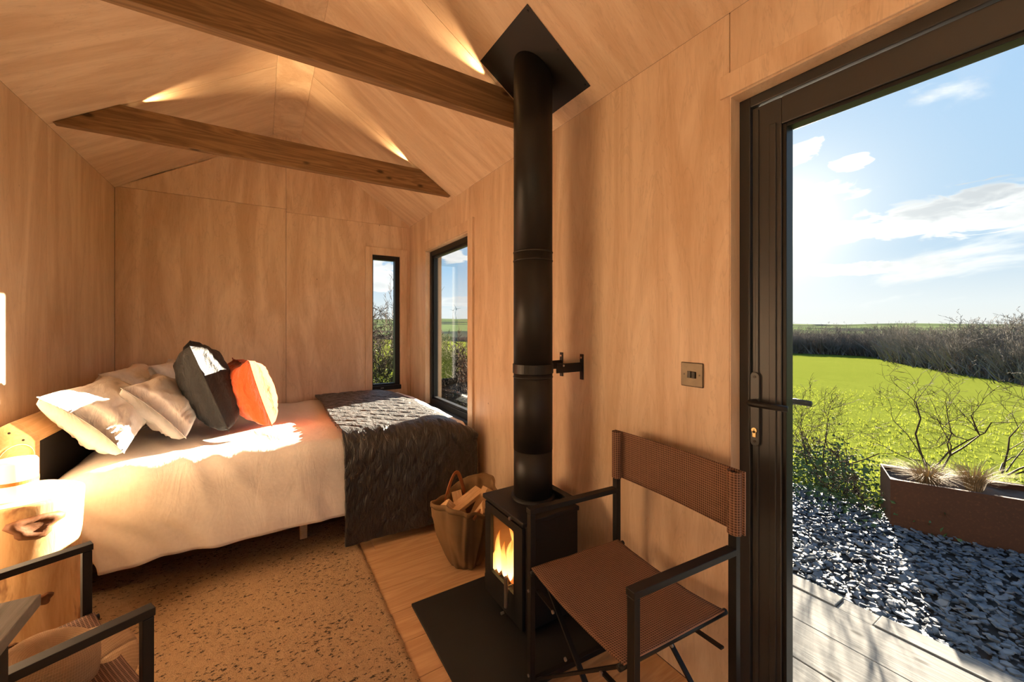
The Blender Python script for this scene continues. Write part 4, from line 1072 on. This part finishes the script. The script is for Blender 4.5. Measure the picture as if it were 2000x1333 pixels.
def leaves(m, pts, size, r, n=1):
    for p in pts:
        for k in range(n):
            c = Vector(p)+Vector((r.gauss(0, .05), r.gauss(0, .05), r.gauss(0, .04))); a = Vector((r.gauss(0, 1), r.gauss(0, 1), r.gauss(0, .6))).normalized(); b_ = a.orthogonal().normalized(); s = size*r.uniform(.6, 1.2); i = len(m.v)
            up = a.cross(b_)*s*.2
            m.v += [tuple(c-a*s), tuple(c+b_*s*.6+up), tuple(c+a*s), tuple(c-b_*s*.6+up)]; m.f += [(i, i+1, i+2), (i, i+2, i+3)]
def shrub(px, py, gz, seed, height, stems, levels, rad, spread, label, leaf=None, group=None, lean_=(0, 0), kids=3, pos=None, gn=.25, rmin=.0022, flare=(.25, .75), wide=1):
    p = Vector(pos) if pos else (on_z(px, py, gz))
    e = empty('shrub', p); tag(e, label, 'shrub', group)
    m, tips = shrub_mesh(seed, height, stems, levels, rad, spread, kids=kids, lean_=lean_, gn=gn, rmin=rmin, flare=flare)
    m.v = [(v[0]*wide, v[1]*wide, v[2]) for v in m.v]; m.build('branches', 'bark', e, smooth=True)
    if leaf:
        r = random.Random(seed+1); lm = MB(); pts = [(r.gauss(0, leaf[1]), r.gauss(0, leaf[1]), abs(r.gauss(0, leaf[2]))) for k in range(leaf[0])]
        leaves(lm, pts, .020, r, 2); q = lm.build('ivy_leaves', 'ivy', e); q['kind'] = 'stuff'
    return e
shrub(1600, 935, -.1, 21, .98, 6, 4, .008, .62, 'leafy ivy covered thorn bush growing beside the door frame', leaf=(650, .20, .14), lean_=(.0, -.15), kids=3, gn=.30, rmin=.0012)
shrub(1655, 985, -.1, 24, .5, 4, 4, .005, .7, 'low ivy covered thorn stems at the edge of the gravel', leaf=(420, .22, .08))
shrub(1825, 915, -.12, 33, 1.30, 4, 4, .0095, .70, 'bare thorn bush standing behind the rusted planter', lean_=(0, .0), kids=3, gn=.28, flare=(.4, 1.1), rmin=.0011)
shrub(1965, 925, -.12, 38, 1.05, 5, 4, .008, .75, 'bare spreading thorn bush at the right behind the planter', lean_=(.1, -.1), kids=2, gn=.28, flare=(.5, 1.3), rmin=.0011)
# hedge outside the windows
HG = 'hedge shrubs outside the bed windows'
for i, (x, y, h_, lab) in enumerate(((1.45, 5.95, 2.05, 'tall twiggy hedge shrub filling the narrow window'), (1.75, 6.5, 2.0, 'twiggy hedge shrub behind the tall one in the narrow window'), (1.15, 6.6, 1.7, 'thin hedge shrub at the left side of the narrow window view'),
                                      (2.35, 5.35, 1.15, 'low dense hedge shrub at the left of the picture window view'), (2.75, 5.6, 1.10, 'low dense hedge shrub at the right of the picture window view'), (2.55, 6.4, 1.15, 'hedge shrub further back in the picture window view'))):
    shrub(0, 0, 0, 60+i*3, h_*(1.1 if h_ > 1.5 else 1.25), 12, 4, .010 if h_ > 1.5 else .012, .55, lab, leaf=(320, .24, .45 if h_ > 1.5 else .3), group=HG, pos=(x, y, -.13), kids=3 if h_ > 1.5 else 4, rmin=.0040, wide=.6 if h_ > 1.5 else .85)
bd = MB().lathe([(.12, 0), (.26, .05), (.29, .14), (.24, .26), (.12, .33), (.001, .35)], 28, fn=lambda r, z, a: (r*(1+.12*N(math.cos(a)*1.4, math.sin(a)*1.4, z*4)), z)).build('boulder', 'boulder', smooth=True)
bd.location = (2.28, 4.62, -.14); tag(bd, 'rounded grey boulder outside the picture window', 'boulder')
# field edge: hedgerow of bare trees
edge = [on_ground(px, py) for px, py in ((1480, 689), (1525, 690), (1580, 692), (1640, 694), (1700, 697), (1745, 702), (1775, 710), (1815, 716), (1860, 724), (1905, 732), (1955, 740), (2005, 747), (2060, 757), (2120, 768))]
variants = []
for k in range(5):
    mm, tp = shrub_mesh(200+k, 1.0, 6, 4, .012, .55, kids=3, sides=3, rmin=.0022); zm = max(v[2] for v in mm.v); mm.v = [(v[0]*.8/zm, v[1]*.8/zm, v[2]/zm) for v in mm.v]; variants.append(mm.mesh('bare_tree', 'twig_far', True))
rh = random.Random(9)
nt = 0
for i in range(len(edge)-1):
    for rowk in range(4):
        for k in range(3):
            p = edge[i].lerp(edge[i+1], (k+rh.random())/3); dist = math.hypot(p.x, p.y); away = Vector((p.x, p.y, 0)).normalized()
            p = p+away*(rowk*dist*.05+.5+rh.uniform(-.3, .3))
            top = rh.uniform(.035, .075) if rowk < 2 else rh.uniform(.06, .082)
            zt_ = ground_z(p.x, p.y); hgt = max(1.0, (H+.003*dist)-zt_)*rh.uniform(.95, 1.15)*(1.0 if rowk else .8)
            if i >= 9 and rowk >= 2: hgt *= 1.10 if rowk == 2 else 1.22
            o = bpy.data.objects.new('bare_tree', variants[nt % 5]); COL.objects.link(o); nt += 1
            o.location = (p.x, p.y, zt_-.1); s = hgt; o.scale = (s*1.1, s*1.1, s); o.rotation_euler = (0, 0, rh.uniform(0, 6.28))
            tag(o, 'bare winter tree in the dark hedgerow at the far edge of the meadow', 'tree', 'bare trees of the far hedgerow')
m = MB()
for i in range(len(edge)-1):
    for k in range(900):
        p = edge[i].lerp(edge[i+1], rh.random()); dist = math.hypot(p.x, p.y); away = Vector((p.x, p.y, 0)).normalized()
        p = p+away*(rh.random()**.9*dist*.20+.4); z = ground_z(p.x, p.y); hh = (H-z)*(.42+.30*N(p.x*.35, p.y*.35, 4)+rh.uniform(-.12, .2))
        wd_ = dist*.0011
        for t_ in range(5):
            c = Vector((p.x+rh.gauss(0, .5), p.y+rh.gauss(0, .5), z-.1)); d = Vector((rh.gauss(0, .45), rh.gauss(0, .45), 1)); w_ = Vector((rh.gauss(0, 1), rh.gauss(0, 1), 0)).normalized()*wd_*rh.uniform(.6, 1.6); L = hh*rh.uniform(.55, 1.15); b = len(m.v); q = c+d*L*.5+Vector((rh.gauss(0, .12), rh.gauss(0, .12), 0))
            m.v += [tuple(c-w_), tuple(c+w_), tuple(q-w_*.6), tuple(q+w_*.6), tuple(c+d*L)]; m.f += [(b, b+1, b+3, b+2), (b+2, b+3, b+4)]
tag(m.build('hedge_undergrowth', 'hedge_mass'), 'dark tangled undergrowth of the far hedgerow', 'undergrowth', kind='stuff')
# long far hedge line seen through the windows and above the hedgerow
m = MB()
for k in range(2600):
    a = R(rh.uniform(5, 88)); q = a/R(90); r_ = rh.uniform(78, 88); x, y = r_*math.cos(a), r_*math.sin(a); z = ground_z(x, y)-.2; h_ = rh.uniform(.5, 1.1)*(1.0 if a > R(35) else 1.5)
    for t_ in range(3):
        c = Vector((x+rh.gauss(0, .5), y+rh.gauss(0, .5), z)); w_ = Vector((-math.sin(a), math.cos(a), 0))*rh.uniform(.15, .5); b = len(m.v)
        m.v += [tuple(c-w_), tuple(c+w_), tuple(c+w_*.3+Vector((0, 0, h_))), tuple(c-w_*.6+Vector((0, 0, h_*.8)))]; m.f += [(b, b+1, b+2, b+3)]
tag(m.build('boundary_hedge', 'hedge_mass'), 'long dark boundary hedge on the far side of the meadow', 'hedge', kind='stuff')
# grass blades near the cabin
m = MB(); rb = random.Random(15); cnt = 0
while cnt < 9000:
    a = R(rb.uniform(-4, 78)); r_ = 4.0+rb.random()**1.6*11; x, y = r_*math.cos(a), r_*math.sin(a)
    if x < 4.05 and y < 5.1: continue
    if x < 1.7 and y < 4.4: continue
    tuft(m, (x, y, ground_z(x, y) if r_ > 5 else -.12), 3, rb.uniform(.04, .09), .8, rb, w_=.004); cnt += 1
tag(m.build('meadow_grass', 'grass_blade'), 'tufts of green meadow grass near the gravel', 'grass', kind='stuff')
# wind turbines
def turbine(px, hub_py, t_, rot, label):
    d = ray(px, hub_py); hub = O3+d*t_; bz = ground_z(hub.x, hub.y)-4; e = empty('wind_turbine', (hub.x, hub.y, bz)); tag(e, label, 'wind turbine', 'turbines on the horizon')
    hh = hub.z-bz; e.rotation_euler = (0, 0, R(20))
    MB().lathe([(1.9, 0), (1.1, hh)], 12).build('tower', 'turbine_white', e, smooth=True)
    MB().box(-1.6, 1.6, -2.2, 4.0, hh-1.2, hh+2.0).build('nacelle', 'turbine_white', e)
    for k in range(3):
        a = R(rot+120*k); dv_ = Vector((math.cos(a), 0, math.sin(a))); c = Vector((0, -2.6, hh+.4))
        MB().bar(c+dv_*.8, c+dv_*13, 2.4, .5, up=(0, 1, 0)).bar(c+dv_*13, c+dv_*27, 1.3, .3, up=(0, 1, 0)).build('blade', 'turbine_white', e)
turbine(891, 604, 1900, 10, 'taller pale wind turbine on the horizon seen through the picture window')
turbine(885, 607, 2300, 50, 'smaller wind turbine just left of the taller one on the horizon')
